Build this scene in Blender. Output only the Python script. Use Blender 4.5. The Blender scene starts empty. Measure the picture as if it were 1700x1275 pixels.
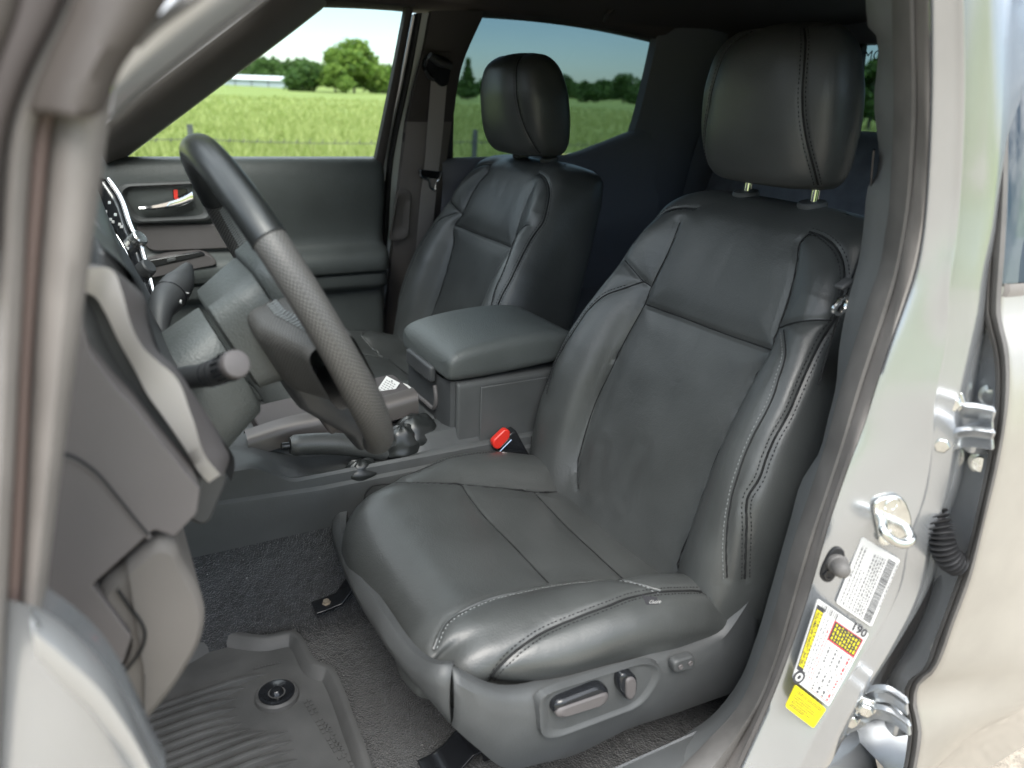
import bpy, bmesh, math, random
import numpy as np
from math import sin, cos, pi, radians, atan2
from mathutils import Vector, Matrix, noise
from mathutils.bvhtree import BVHTree
from mathutils.kdtree import KDTree
random.seed(7); RNG = np.random.default_rng(7)
SC = bpy.context.scene; COL = SC.collection

# ------------------------------------------------------------------ camera
FPX = 1277.0; YAW = radians(29.5); PITCH = radians(20.4); ROLL = radians(2.3)
CAM = np.array([-1.17, 0.88, 1.50])
_f0 = np.array([cos(YAW), -sin(YAW), 0]); _r0 = np.array([-sin(YAW), -cos(YAW), 0]); _u0 = np.array([0, 0, 1.0])
FWD = _f0*cos(PITCH) - _u0*sin(PITCH); _u = _u0*cos(PITCH) + _f0*sin(PITCH)
RGT = _r0*cos(ROLL) + _u*sin(ROLL); UPV = _u*cos(ROLL) - _r0*sin(ROLL)
cd = bpy.data.cameras.new("camera"); co = bpy.data.objects.new("camera", cd); COL.objects.link(co)
cd.sensor_width = 36; cd.lens = FPX/1700*36; cd.clip_start = 0.02; cd.clip_end = 3000
cd.dof.use_dof = True; cd.dof.focus_distance = 1.15; cd.dof.aperture_fstop = 4.6
M = Matrix.Identity(4)
for i in range(3):
    M[i][0] = RGT[i]; M[i][1] = UPV[i]; M[i][2] = -FWD[i]; M[i][3] = CAM[i]
co.matrix_world = M; SC.camera = co

# ------------------------------------------------------------------ light
SUN_EL = radians(52); SUN_AZ = radians(292)          # compass angle of the sun, from +y towards +x
w = bpy.data.worlds.new("World"); SC.world = w; w.use_nodes = True
nt = w.node_tree; bg = nt.nodes["Background"]
sky = nt.nodes.new("ShaderNodeTexSky"); sky.sky_type = 'NISHITA'; sky.sun_disc = False
sky.sun_elevation = SUN_EL; sky.sun_rotation = SUN_AZ; sky.air_density = 1.0; sky.dust_density = .4; sky.ozone_density = 2.2
tc = nt.nodes.new("ShaderNodeTexCoord"); mp = nt.nodes.new("ShaderNodeMapping"); mp.inputs['Scale'].default_value = (1, 1, 3.2)
nz = nt.nodes.new("ShaderNodeTexNoise"); nz.inputs['Scale'].default_value = 2.6; nz.inputs['Detail'].default_value = 7; nz.inputs['Roughness'].default_value = .58
cr = nt.nodes.new("ShaderNodeValToRGB"); cr.color_ramp.elements[0].position = .36; cr.color_ramp.elements[1].position = .56
mx = nt.nodes.new("ShaderNodeMixRGB"); mx.inputs[2].default_value = (25, 26, 27.2, 1)
mlt = nt.nodes.new("ShaderNodeMath"); mlt.operation = 'MULTIPLY'; mlt.inputs[1].default_value = .8
nt.links.new(tc.outputs['Generated'], mp.inputs[0]); nt.links.new(mp.outputs[0], nz.inputs['Vector'])
nt.links.new(nz.outputs[0], cr.inputs[0]); sx = nt.nodes.new("ShaderNodeSeparateXYZ"); nt.links.new(tc.outputs['Generated'], sx.inputs[0])
hi = nt.nodes.new("ShaderNodeMapRange"); hi.inputs[1].default_value = .10; hi.inputs[2].default_value = .45; hi.inputs[3].default_value = .03; hi.inputs[4].default_value = .95
nt.links.new(sx.outputs[2], hi.inputs[0]); nt.links.new(hi.outputs[0], mlt.inputs[1])
nt.links.new(cr.outputs[0], mlt.inputs[0]); nt.links.new(mlt.outputs[0], mx.inputs[0])
nt.links.new(sky.outputs[0], mx.inputs[1]); nt.links.new(mx.outputs[0], bg.inputs[0]); bg.inputs[1].default_value = 0.055
sd = bpy.data.lights.new("sun", 'SUN'); sd.energy = 1.5; sd.angle = radians(35); sd.color = (1, .95, .88)
so = bpy.data.objects.new("sun", sd); COL.objects.link(so)
_d = Vector((sin(SUN_AZ)*cos(SUN_EL), cos(SUN_AZ)*cos(SUN_EL), sin(SUN_EL)))
so.rotation_euler = _d.to_track_quat('Z', 'Y').to_euler()
SC.view_settings.view_transform = 'Standard'; SC.view_settings.look = 'None'
SC.view_settings.exposure = 1.76; SC.view_settings.gamma = 1.0
SC.cycles.max_bounces = 8; SC.cycles.diffuse_bounces = 4; SC.cycles.glossy_bounces = 3; SC.cycles.transparent_max_bounces = 24
SC.cycles.transmission_bounces = 4
SC.cycles.use_denoising = True; SC.cycles.sample_clamp_indirect = 4

# ------------------------------------------------------------------ helpers
def ray(px, py):
    d = FWD*FPX + RGT*(px-850) - UPV*(py-637.5)
    return d/np.linalg.norm(d)
def at(px, py, x=None, y=None, z=None, plane=None):
    """pixel of the photograph -> the point of a real plane it shows"""
    v = ray(px, py)
    if plane is not None:
        p, n = np.array(plane[0], float), np.array(plane[1], float)
        return CAM + v*(((p-CAM) @ n)/(v @ n))
    k, val = [(i, q) for i, q in enumerate((x, y, z)) if q is not None][0]
    return CAM + v*((val-CAM[k])/v[k])
def ats(pts, **k): return [at(a, b, **k) for a, b in pts]
def cat(pts, n, closed=False):
    """Catmull-Rom through points, n samples"""
    p = np.array(pts, float); m = len(p)
    if closed: q = np.vstack([p[-1], p, p[0], p[1]]); segs = m
    else: q = np.vstack([2*p[0]-p[1], p, 2*p[-1]-p[-2]]); segs = m-1
    L = np.array([np.linalg.norm(q[i+2]-q[i+1]) for i in range(segs)])+1e-9
    cum = np.concatenate([[0], np.cumsum(L)])
    t = np.linspace(0, cum[-1], n, endpoint=not closed)
    i = np.clip(np.searchsorted(cum, t, side='right')-1, 0, segs-1); u = ((t-cum[i])/L[i])[:, None]
    a, b, c, d = q[i], q[i+1], q[i+2], q[i+3]
    # centripetal-ish tangents scaled by chord to keep uneven spacing calm
    la = np.linalg.norm(b-a, axis=1)[:, None]+1e-9; lb = np.linalg.norm(c-b, axis=1)[:, None]+1e-9; lc = np.linalg.norm(d-c, axis=1)[:, None]+1e-9
    m1 = lb*((b-a)/la*lb+(c-b)/lb*la)/(la+lb); m2 = lb*((c-b)/lb*lc+(d-c)/lc*lb)/(lb+lc)
    return (2*u**3-3*u**2+1)*b + (u**3-2*u**2+u)*m1 + (-2*u**3+3*u**2)*c + (u**3-u**2)*m2
def lin(pts, n):
    p = np.array(pts, float); L = np.concatenate([[0], np.cumsum(np.linalg.norm(np.diff(p, axis=0), axis=1))])
    t = np.linspace(0, L[-1], n); return np.stack([np.interp(t, L, p[:, k]) for k in range(p.shape[1])], 1)
def pch(xs, ys, x):
    """monotone cubic interpolation"""
    xs = np.array(xs, float); ys = np.array(ys, float); x = np.asarray(x, float)
    h = np.diff(xs); dl = np.diff(ys)/h; m = np.zeros(len(xs))
    m[0], m[-1] = dl[0], dl[-1]
    for i in range(1, len(xs)-1):
        m[i] = 0 if dl[i-1]*dl[i] <= 0 else 2*dl[i-1]*dl[i]/(dl[i-1]+dl[i])
    i = np.clip(np.searchsorted(xs, x, side='right')-1, 0, len(h)-1); u = (x-xs[i])/h[i]
    return (2*u**3-3*u**2+1)*ys[i]+(u**3-2*u**2+u)*h[i]*m[i]+(-2*u**3+3*u**2)*ys[i+1]+(u**3-u**2)*h[i]*m[i+1]
def nrm(v):
    v = np.array(v, float); return v/(np.linalg.norm(v)+1e-12)

MATS = {}
WLOC = {}
def wl(o): return WLOC.get(o.name, np.zeros(3)) if o is not None else np.zeros(3)
def empty(name, loc=(0, 0, 0), parent=None, **props):
    o = bpy.data.objects.new(name, None); COL.objects.link(o); o.empty_display_size = .1
    loc = np.array(loc, float); WLOC[o.name] = loc
    if parent is not None: o.parent = parent
    o.location = loc - wl(parent)
    for k, v in props.items(): o[k] = v
    return o
class MB:
    """collects shapes; build() links them as ONE mesh object (coordinates are world ones)"""
    def __init__(s): s.v = []; s.f = []; s.m = []; s.uv = {}
    def add(s, verts, faces, mat=0, uvs=None):
        b = len(s.v); s.v += [tuple(map(float, p)) for p in verts]
        for f in faces:
            if uvs is not None: s.uv[len(s.f)] = [uvs[i] for i in f]
            s.f.append(tuple(b+i for i in f)); s.m.append(mat)
        return s
    def grid(s, rows, cu=False, cv=False, cap=False, mat=0, uv=False, flip=False):
        R = np.array(rows, float); n, m = R.shape[:2]; F = []
        for i in range(n if cv else n-1):
            for j in range(m if cu else m-1):
                a, b, c, d = i*m+j, i*m+(j+1) % m, ((i+1) % n)*m+(j+1) % m, ((i+1) % n)*m+j
                F.append((a, d, c, b) if flip else (a, b, c, d))
        if cap and not cv:
            F.append(tuple(range(m))[::1 if flip else -1]); F.append(tuple((n-1)*m+j for j in range(m))[::-1 if flip else 1])
        U = None
        if uv:
            dv = np.concatenate([[0], np.cumsum(np.linalg.norm(np.diff(R[:, m//2], axis=0), axis=1))])
            du = np.concatenate([[0], np.cumsum(np.linalg.norm(np.diff(R[n//2], axis=0), axis=1))])
            U = [(du[j], dv[i]) for i in range(n) for j in range(m)]
        return s.add(R.reshape(-1, 3), F, mat, U)
    def tube(s, path, r, n=10, mat=0, closed=False, cap=True, uv=False, squash=None):
        p = np.array(path, float); N = len(p); rr = np.broadcast_to(np.array(r, float), (N,))
        if closed: T = np.roll(p, -1, 0)-np.roll(p, 1, 0)
        else: T = np.gradient(p, axis=0)
        T /= np.linalg.norm(T, axis=1)[:, None]+1e-12
        ref = np.array([0, 0, 1.0]) if abs(T[0][2]) < .9 else np.array([1.0, 0, 0])
        a = nrm(np.cross(T[0], ref)); rows = []
        for i in range(N):
            a = nrm(a-T[i]*(a @ T[i])); b = np.cross(T[i], a)
            th = np.linspace(0, 2*pi, n, endpoint=False)
            q = 1.0 if squash is None else squash
            rows.append(p[i]+rr[i]*(np.cos(th)[:, None]*a+q*np.sin(th)[:, None]*b))
        return s.grid(rows, cu=True, cv=closed, cap=cap and not closed, mat=mat, uv=uv)
    def prism(s, pts, vec, mat=0):
        """outline of 3D points given a thickness vector"""
        p = np.array(pts, float); n = len(p); v = np.array(vec, float)
        F = [tuple(range(n)), tuple(range(2*n-1, n-1, -1))]+[(i, i+n, (i+1) % n+n, (i+1) % n) for i in range(n)]
        return s.add(np.vstack([p, p+v]), F, mat)
    def box(s, c, half, ax=None, mat=0):
        c = np.array(c, float); A = np.eye(3) if ax is None else np.array([nrm(q) for q in ax])
        V = [c+A[0]*half[0]*i+A[1]*half[1]*j+A[2]*half[2]*k for i in (-1, 1) for j in (-1, 1) for k in (-1, 1)]
        return s.add(V, [(0, 1, 3, 2), (4, 6, 7, 5), (0, 4, 5, 1), (2, 3, 7, 6), (0, 2, 6, 4), (1, 5, 7, 3)], mat)
    def lathe(s, c, axis, prof, n=24, mat=0):
        """prof: (radius, height) along axis from c"""
        ax = nrm(axis); a = nrm(np.cross(ax, [0, 0, 1] if abs(ax[2]) < .9 else [1, 0, 0])); b = np.cross(ax, a)
        th = np.linspace(0, 2*pi, n, endpoint=False); c = np.array(c, float)
        rows = [c+ax*h+max(r, 1e-4)*(np.cos(th)[:, None]*a+np.sin(th)[:, None]*b) for r, h in prof]
        return s.grid(rows, cu=True, cap=True, mat=mat)
    def build(s, name, mats, parent=None, smooth=True, bevel=0, seg=2, sub=0, angle=35, solid=0, **props):
        if not isinstance(mats, (list, tuple)): mats = [mats]
        me = bpy.data.meshes.new(name); off = wl(parent)
        me.from_pydata([(a-off[0], b-off[1], c-off[2]) for a, b, c in s.v], [], s.f)
        for m in mats: me.materials.append(MATS[m] if isinstance(m, str) else m)
        me.polygons.foreach_set('material_index', s.m)
        if s.uv:
            ul = me.uv_layers.new(name='UVMap')
            for fi, us in s.uv.items():
                for li, u in zip(me.polygons[fi].loop_indices, us): ul.data[li].uv = u
        bm = bmesh.new(); bm.from_mesh(me); bmesh.ops.recalc_face_normals(bm, faces=bm.faces); bm.to_mesh(me); bm.free()
        me.polygons.foreach_set('use_smooth', [smooth]*len(me.polygons))
        if smooth: me.set_sharp_from_angle(angle=radians(angle))
        o = bpy.data.objects.new(name, me); COL.objects.link(o); WLOC[o.name] = off
        if parent is not None: o.parent = parent
        if solid:
            d = o.modifiers.new("thick", 'SOLIDIFY'); d.thickness = solid; d.offset = 0
        if bevel:
            d = o.modifiers.new("bevel", 'BEVEL'); d.width = bevel; d.segments = seg; d.limit_method = 'ANGLE'; d.angle_limit = radians(32); d.harden_normals = False
        if sub:
            d = o.modifiers.new("sub", 'SUBSURF'); d.levels = sub; d.render_levels = sub
        for k, v in props.items(): o[k] = v
        return o
def rr(pts, n=5, rad=.3):
    """round the corners of a 3D outline: each corner becomes n points"""
    p = np.array(pts, float); out = []; m = len(p)
    for i in range(m):
        a, b, c = p[i-1], p[i], p[(i+1) % m]
        la, lc = np.linalg.norm(a-b), np.linalg.norm(c-b)
        r = rad if np.isscalar(rad) else rad[i]
        ra, rc = min(r, la*.48), min(r, lc*.48)
        s0, s1 = b+(a-b)/la*ra, b+(c-b)/lc*rc
        for t in np.linspace(0, 1, n): out.append((1-t)**2*s0+2*t*(1-t)*b+t*t*s1)
    return np.array(out)

# ------------------------------------------------------------------ materials
def mat(name, col, rough=.5, metal=0, spec=.5, bump=None, var=None, coat=0, alpha=None, scale=1, sheen=0):
    """bump: list of (kind, scale, strength, distance); var: (scale, amount) mottling of the base colour"""
    m = bpy.data.materials.new(name); m.use_nodes = True; t = m.node_tree; p = t.nodes["Principled BSDF"]
    p.inputs['Base Color'].default_value = (*col, 1); p.inputs['Roughness'].default_value = rough
    p.inputs['Metallic'].default_value = metal; p.inputs['Specular IOR Level'].default_value = spec
    p.inputs['Coat Weight'].default_value = coat; p.inputs['Coat Roughness'].default_value = .06
    if sheen: p.inputs['Sheen Weight'].default_value = sheen; p.inputs['Sheen Roughness'].default_value = .5
    c = t.nodes.new("ShaderNodeTexCoord")
    if var:
        n = t.nodes.new("ShaderNodeTexNoise"); n.inputs['Scale'].default_value = var[0]; n.inputs['Detail'].default_value = 6
        t.links.new(c.outputs['Object'], n.inputs['Vector'])
        r = t.nodes.new("ShaderNodeMapRange"); r.inputs[1].default_value = .3; r.inputs[2].default_value = .7
        r.inputs[3].default_value = 1-var[1]; r.inputs[4].default_value = 1+var[1]; t.links.new(n.outputs[0], r.inputs[0])
        x = t.nodes.new("ShaderNodeMixRGB"); x.blend_type = 'MULTIPLY'; x.inputs[0].default_value = 1; x.inputs[1].default_value = (*col, 1)
        t.links.new(r.outputs[0], x.inputs[2]); t.links.new(x.outputs[0], p.inputs['Base Color'])
        q = t.nodes.new("ShaderNodeMapRange"); q.inputs[1].default_value = .3; q.inputs[2].default_value = .7
        q.inputs[3].default_value = max(.02, rough-var[1]*.25); q.inputs[4].default_value = min(1, rough+var[1]*.25)
        t.links.new(n.outputs[0], q.inputs[0]); t.links.new(q.outputs[0], p.inputs['Roughness'])
    prev = None
    for kind, sc, st, dist in (bump or []):
        if kind == 'noise':
            n = t.nodes.new("ShaderNodeTexNoise"); n.inputs['Scale'].default_value = sc; n.inputs['Detail'].default_value = 4; out = n.outputs[0]
        elif kind == 'voro':
            n = t.nodes.new("ShaderNodeTexVoronoi"); n.inputs['Scale'].default_value = sc; out = n.outputs['Distance']
        elif kind == 'wrinkle':
            n = t.nodes.new("ShaderNodeTexNoise"); n.inputs['Scale'].default_value = sc; n.inputs['Detail'].default_value = 5; n.inputs['Distortion'].default_value = 1.2; out = n.outputs[0]
        t.links.new(c.outputs['Object'], n.inputs['Vector'])
        b = t.nodes.new("ShaderNodeBump"); b.inputs['Strength'].default_value = st; b.inputs['Distance'].default_value = dist
        t.links.new(out, b.inputs['Height'])
        if prev is not None: t.links.new(prev, b.inputs['Normal'])
        prev = b.outputs[0]
    if prev is not None: t.links.new(prev, p.inputs['Normal'])
    MATS[name] = m; return m
def glass(name, tint, refl=.08):
    m = bpy.data.materials.new(name); m.use_nodes = True; t = m.node_tree; t.nodes.clear()
    o = t.nodes.new("ShaderNodeOutputMaterial"); a = t.nodes.new("ShaderNodeBsdfTransparent"); a.inputs[0].default_value = (*tint, 1)
    g = t.nodes.new("ShaderNodeBsdfGlossy"); g.inputs['Roughness'].default_value = .02; x = t.nodes.new("ShaderNodeMixShader")
    f = t.nodes.new("ShaderNodeFresnel"); f.inputs[0].default_value = {'glass_clear': 1.3, 'glass_tint': 1.38}.get(name, 2.3)
    t.links.new(f.outputs[0], x.inputs[0]); t.links.new(a.outputs[0], x.inputs[1]); t.links.new(g.outputs[0], x.inputs[2]); t.links.new(x.outputs[0], o.inputs[0])
    MATS[name] = m; return m
GR = lambda s=.25: [('voro', 900, s, .0006), ('noise', 260, s*.6, .001)]
mat('leather', (.047, .050, .049), .42, spec=.65, var=(9, .16), bump=[('voro', 480, .14, .0008), ('wrinkle', 70, .17, .0016), ('wrinkle', 16, .14, .003)])
mat('leather_side', (.044, .046, .0455), .40, spec=.65, var=(9, .16), bump=[('voro', 520, .2, .0008), ('wrinkle', 60, .3, .002)])
mat('stitch', (.008, .008, .009), .7)
mat('seam', (.004, .0045, .005), .8)
mat('stitch_light', (.16, .17, .17), .7)
mat('plastic', (.058, .061, .062), .52, bump=GR(), var=(14, .14))
mat('plastic_dark', (.04, .042, .044), .5, bump=GR(.2), var=(14, .15))
mat('plastic_grey', (.088, .081, .081), .55, bump=GR(.15), var=(10, .08))
mat('plastic_soft', (.064, .071, .070), .48, bump=[('voro', 420, .35, .001), ('noise', 90, .2, .002)], var=(10, .12))
mat('smooth_black', (.012, .013, .015), .18)
mat('gloss_leather', (.013, .0145, .0145), .34, spec=.6, var=(30, .15), bump=[('noise', 240, .12, .0008)])
mat('silver_trim', (.72, .70, .67), .36, metal=.2, var=(18, .06))
mat('silver_paint', (.42, .43, .435), .3, metal=.62, coat=.6, var=(7, .05), bump=[('noise', 4, .05, .004)])
mat('door_paint', (.35, .335, .305), .3, metal=.45, coat=.6, var=(14, .07))
mat('jamb_paint', (.385, .40, .415), .26, metal=.75, coat=.7, var=(9, .06), bump=[('noise', 9, .08, .003)])
mat('knee_plastic', (.112, .104, .097), .6, bump=GR(.12), var=(10, .06))
mat('trim_grey', (.13, .135, .135), .55, bump=GR(.15), var=(10, .1))
mat('bronze_trim', (.095, .086, .083), .4, metal=.4)
mat('red_brown', (.095, .066, .058), .6)
mat('dark_brown', (.042, .034, .032), .7)
mat('brown_trim', (.052, .044, .039), .65)
mat('rubber', (.10, .095, .09), .6, bump=[('noise', 300, .2, .001)], var=(25, .2))
mat('rubber_pale', (.165, .152, .142), .55, var=(20, .15))
mat('rubber_black', (.012, .012, .013), .55)
mat('carpet', (.025, .027, .029), .95, spec=.1, sheen=.35, var=(60, .45), bump=[('noise', 420, 1, .006), ('noise', 90, .6, .006)])
t = MATS['carpet'].node_tree; p = t.nodes["Principled BSDF"]; src = p.inputs['Base Color'].links[0].from_socket
c = t.nodes.new("ShaderNodeTexCoord"); v = t.nodes.new("ShaderNodeTexVoronoi"); v.inputs['Scale'].default_value = 34; t.links.new(c.outputs['Object'], v.inputs['Vector'])
r = t.nodes.new("ShaderNodeMapRange"); r.inputs[1].default_value = .035; r.inputs[2].default_value = .055; r.inputs[3].default_value = 1; r.inputs[4].default_value = 0; t.links.new(v.outputs['Distance'], r.inputs[0])
x = t.nodes.new("ShaderNodeMixRGB"); x.inputs[2].default_value = (.3, .3, .29, 1); t.links.new(r.outputs[0], x.inputs[0]); t.links.new(src, x.inputs[1]); t.links.new(x.outputs[0], p.inputs['Base Color'])
mat('mat_rubber', (.068, .068, .067), .58, var=(20, .2), bump=[('noise', 500, .25, .001)])
mat('headliner', (.07, .057, .054), .95, bump=[('noise', 500, .3, .001)])
mat('trim_dark', (.05, .043, .043), .7, bump=GR(.15))
mat('pillar_trim', (.145, .13, .124), .62, bump=GR(.15), var=(9, .08))
mat('belt', (.28, .26, .255), .75, bump=[('noise', 700, .3, .0006)])
mat('chrome', (.82, .82, .82), .1, metal=1)
mat('zinc', (.66, .67, .65), .24, metal=1, var=(60, .2))
mat('white_paint', (.78, .78, .77), .5)
mat('paper', (.50, .50, .49), .7)
mat('ink', (.03, .03, .035), .7)
mat('grey_ink', (.13, .13, .135), .7)
mat('yellow', (.62, .53, .008), .5)
mat('red_ink', (.55, .03, .04), .5)
mat('red', (.62, .03, .02), .32)
mat('fabric_dark', (.15, .153, .172), .8, bump=GR(.3))
mat('bench_fabric', (.30, .31, .35), .8, bump=GR(.3), var=(30, .15))
mat('jamb_brightened', (.52, .55, .54), .35)  # silver paint copy; light on the shaded jamb is put into its paler colour
mat('rust_bolt', (.42, .36, .28), .5, metal=.6)
mat('wire', (.09, .085, .08), .6, metal=.5)
mat('post_steel', (.07, .075, .07), .7, var=(20, .3))
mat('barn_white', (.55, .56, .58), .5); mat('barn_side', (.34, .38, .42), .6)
mat('bark', (.10, .085, .07), .9, bump=[('noise', 12, .6, .05)])
mat('gravel', (.31, .272, .22), .9, var=(34, .35), bump=[('noise', 90, .8, .01)])
glass('glass_clear', (.92, .97, .96)); glass('glass_tint', (.42, .50, .53)); glass('door_glass', (.42, .50, .53))
def leafmat(name, c1, c2):
    m = bpy.data.materials.new(name); m.use_nodes = True; t = m.node_tree; p = t.nodes["Principled BSDF"]
    p.inputs['Roughness'].default_value = .6; p.inputs['Specular IOR Level'].default_value = .25
    g = t.nodes.new("ShaderNodeNewGeometry"); r = t.nodes.new("ShaderNodeValToRGB")
    r.color_ramp.elements[0].color = (*c1, 1); r.color_ramp.elements[1].color = (*c2, 1)
    t.links.new(g.outputs['Random Per Island'], r.inputs[0]); t.links.new(r.outputs[0], p.inputs['Base Color'])
    tr = t.nodes.new("ShaderNodeBsdfTranslucent"); t.links.new(r.outputs[0], tr.inputs[0])
    x = t.nodes.new("ShaderNodeMixShader"); x.inputs[0].default_value = .35; o = t.nodes["Material Output"]
    t.links.new(p.outputs[0], x.inputs[1]); t.links.new(tr.outputs[0], x.inputs[2]); t.links.new(x.outputs[0], o.inputs[0])
    MATS[name] = m
leafmat('leaf_bright', (.07, .14, .018), (.19, .27, .05)); leafmat('leaf_dark', (.03, .075, .015), (.08, .14, .03)); leafmat('leaf_pine', (.04, .085, .02), (.10, .16, .045))
leafmat('blade', (.19, .24, .055), (.37, .40, .15))
m = mat('pasture_soil', (.16, .235, .045), .95, spec=.1, bump=[('noise', .6, .4, .25)])
t = m.node_tree; p = t.nodes["Principled BSDF"]; c = t.nodes.new("ShaderNodeTexCoord")
mp = t.nodes.new("ShaderNodeMapping"); mp.inputs['Scale'].default_value = (.9, .16, 1); n = t.nodes.new("ShaderNodeTexNoise"); n.inputs['Scale'].default_value = .35; n.inputs['Detail'].default_value = 9; n.inputs['Roughness'].default_value = .65
r = t.nodes.new("ShaderNodeValToRGB"); r.color_ramp.elements[0].position = .33; r.color_ramp.elements[1].position = .68
r.color_ramp.elements[0].color = (.115, .15, .036, 1); r.color_ramp.elements[1].color = (.20, .24, .075, 1)
t.links.new(c.outputs['Object'], mp.inputs[0]); t.links.new(mp.outputs[0], n.inputs['Vector']); t.links.new(n.outputs[0], r.inputs[0]); t.links.new(r.outputs[0], p.inputs['Base Color'])
def perf(name, base, dot, pitch, rough=.45):
    """perforated leather: a grid of dots laid out in the mesh's own UVs (metres)"""
    m = mat(name, base, rough, spec=.55); t = m.node_tree; p = t.nodes["Principled BSDF"]
    u = t.nodes.new("ShaderNodeUVMap"); s = t.nodes.new("ShaderNodeMapping"); s.inputs['Scale'].default_value = (1/pitch, 1/pitch, 1); s.inputs['Rotation'].default_value = (0, 0, radians(45))
    v = t.nodes.new("ShaderNodeTexVoronoi"); v.voronoi_dimensions = '2D'; v.inputs['Randomness'].default_value = 0; v.inputs['Scale'].default_value = 1
    r = t.nodes.new("ShaderNodeMapRange"); r.inputs[1].default_value = .22; r.inputs[2].default_value = .36
    x = t.nodes.new("ShaderNodeMixRGB"); x.inputs[1].default_value = (*dot, 1); x.inputs[2].default_value = (*base, 1)
    b = t.nodes.new("ShaderNodeBump"); b.inputs['Strength'].default_value = .55; b.inputs['Distance'].default_value = .0007; b.invert = True
    t.links.new(u.outputs[0], s.inputs[0]); t.links.new(s.outputs[0], v.inputs['Vector']); t.links.new(v.outputs['Distance'], r.inputs[0])
    t.links.new(r.outputs[0], x.inputs[0]); t.links.new(x.outputs[0], p.inputs['Base Color']); t.links.new(r.outputs[0], b.inputs['Height']); t.links.new(b.outputs[0], p.inputs['Normal'])
perf('perf_leather', (.042, .042, .04), (.115, .11, .104), .0030)
# ------------------------------------------------------------------ the land outside
def land_z(x, y):
    d = np.hypot(np.asarray(x)+1.2, np.asarray(y)-.9); s = np.clip((d-14)/150, 0, 1.6)
    return 1.25*s*s*(3-2*np.clip(s, 0, 1)) + .05*np.sin(np.asarray(x)*.31+np.asarray(y)*.17)*np.clip((d-8)/8, 0, 1)
def pasture():
    r = np.concatenate([[0], np.geomspace(2, 1600, 70)]); a = np.linspace(0, 2*pi, 160, endpoint=False)
    R, A = np.meshgrid(r, a, indexing='ij'); X = -1.2+R*np.cos(A); Y = .9+R*np.sin(A)
    b = MB(); b.grid(np.stack([X, Y, land_z(X, Y)], 2), cu=True)
    b.build('pasture', 'pasture_soil', kind='structure')
pasture()
b = MB(); b.grid([[(x, y, .004+.02) for x in np.linspace(-9, 2.6, 20)] for y in np.linspace(-16, 14, 30)])
b.build('gravel_driveway', 'gravel', kind='structure')
def blades():
    N = 90000; az = radians(-1)+RNG.random(N)*radians(68); d = 4.6*np.exp(RNG.random(N)*np.log(90/4.6))
    x = -1.17+d*np.cos(az); y = .88-d*np.sin(az); k = (x > 2.75); x, y, d = x[k], y[k], d[k]; n = len(x)
    z = land_z(x, y); h = (.16+.22*RNG.random(n))*(1+.5*np.sin(x*.8+1.7*np.sin(y*.6)))*np.clip(1.1-d/160, .5, 1); wd = .007+.0011*d
    t = RNG.random(n)*2*pi; lean = RNG.normal(0, .12, (n, 2))
    ux, uy = np.cos(t)*wd, np.sin(t)*wd
    V = np.empty((n, 4, 3)); V[:, 0] = np.stack([x-ux, y-uy, z-.02], 1); V[:, 1] = np.stack([x+ux, y+uy, z-.02], 1)
    mx_, my_ = x+lean[:, 0]*.4, y+lean[:, 1]*.4
    V[:, 2] = np.stack([x+lean[:, 0]+ux*.1, y+lean[:, 1], z+h], 1); V[:, 3] = np.stack([mx_-ux*.8, my_-uy*.8, z+h*.55], 1)
    me = bpy.data.meshes.new('pasture_grass'); me.from_pydata(V.reshape(-1, 3).tolist(), [], [(4*i, 4*i+1, 4*i+2, 4*i+3) for i in range(n)])
    me.materials.append(MATS['blade']); o = bpy.data.objects.new('pasture_grass', me); COL.objects.link(o); o['kind'] = 'stuff'
blades()
def spot(px, dist):
    """ground point in the compass direction the pixel column shows at eye level"""
    v = ray(px, 163+(px-850)*.04); v = np.array([v[0], v[1]])/np.hypot(v[0], v[1]); p = CAM[:2]+v*dist
    return np.array([p[0], p[1], float(land_z(p[0], p[1]))])
def crown_mesh(b, c, blobs, n, size, R):
    """n leaf sprays spread through overlapping irregular blobs"""
    V = []; F = []
    vol = np.array([q[3]*q[4]**1 for q in blobs]); pk = R.choice(len(blobs), n, p=vol/vol.sum())
    for i in range(n):
        bx, by, bz, r, hz = blobs[pk[i]]
        d = R.normal(size=3); d /= np.linalg.norm(d); q = r*(.5+.5*R.random()**.5)*(1+.16*abs(R.normal())*(R.random() < .35))
        p = c+np.array([bx, by, bz])+d*np.array([q, q, q*hz/r])
        u = nrm(R.normal(size=3)); w_ = nrm(np.cross(u, R.normal(size=3))); s = size*(.6+.8*R.random())
        k = len(V); V += [p-u*s, p+w_*s*.6, p+u*s, p-w_*s*.6]; F.append((k, k+1, k+2, k+3))
    b.add(V, F)
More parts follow.
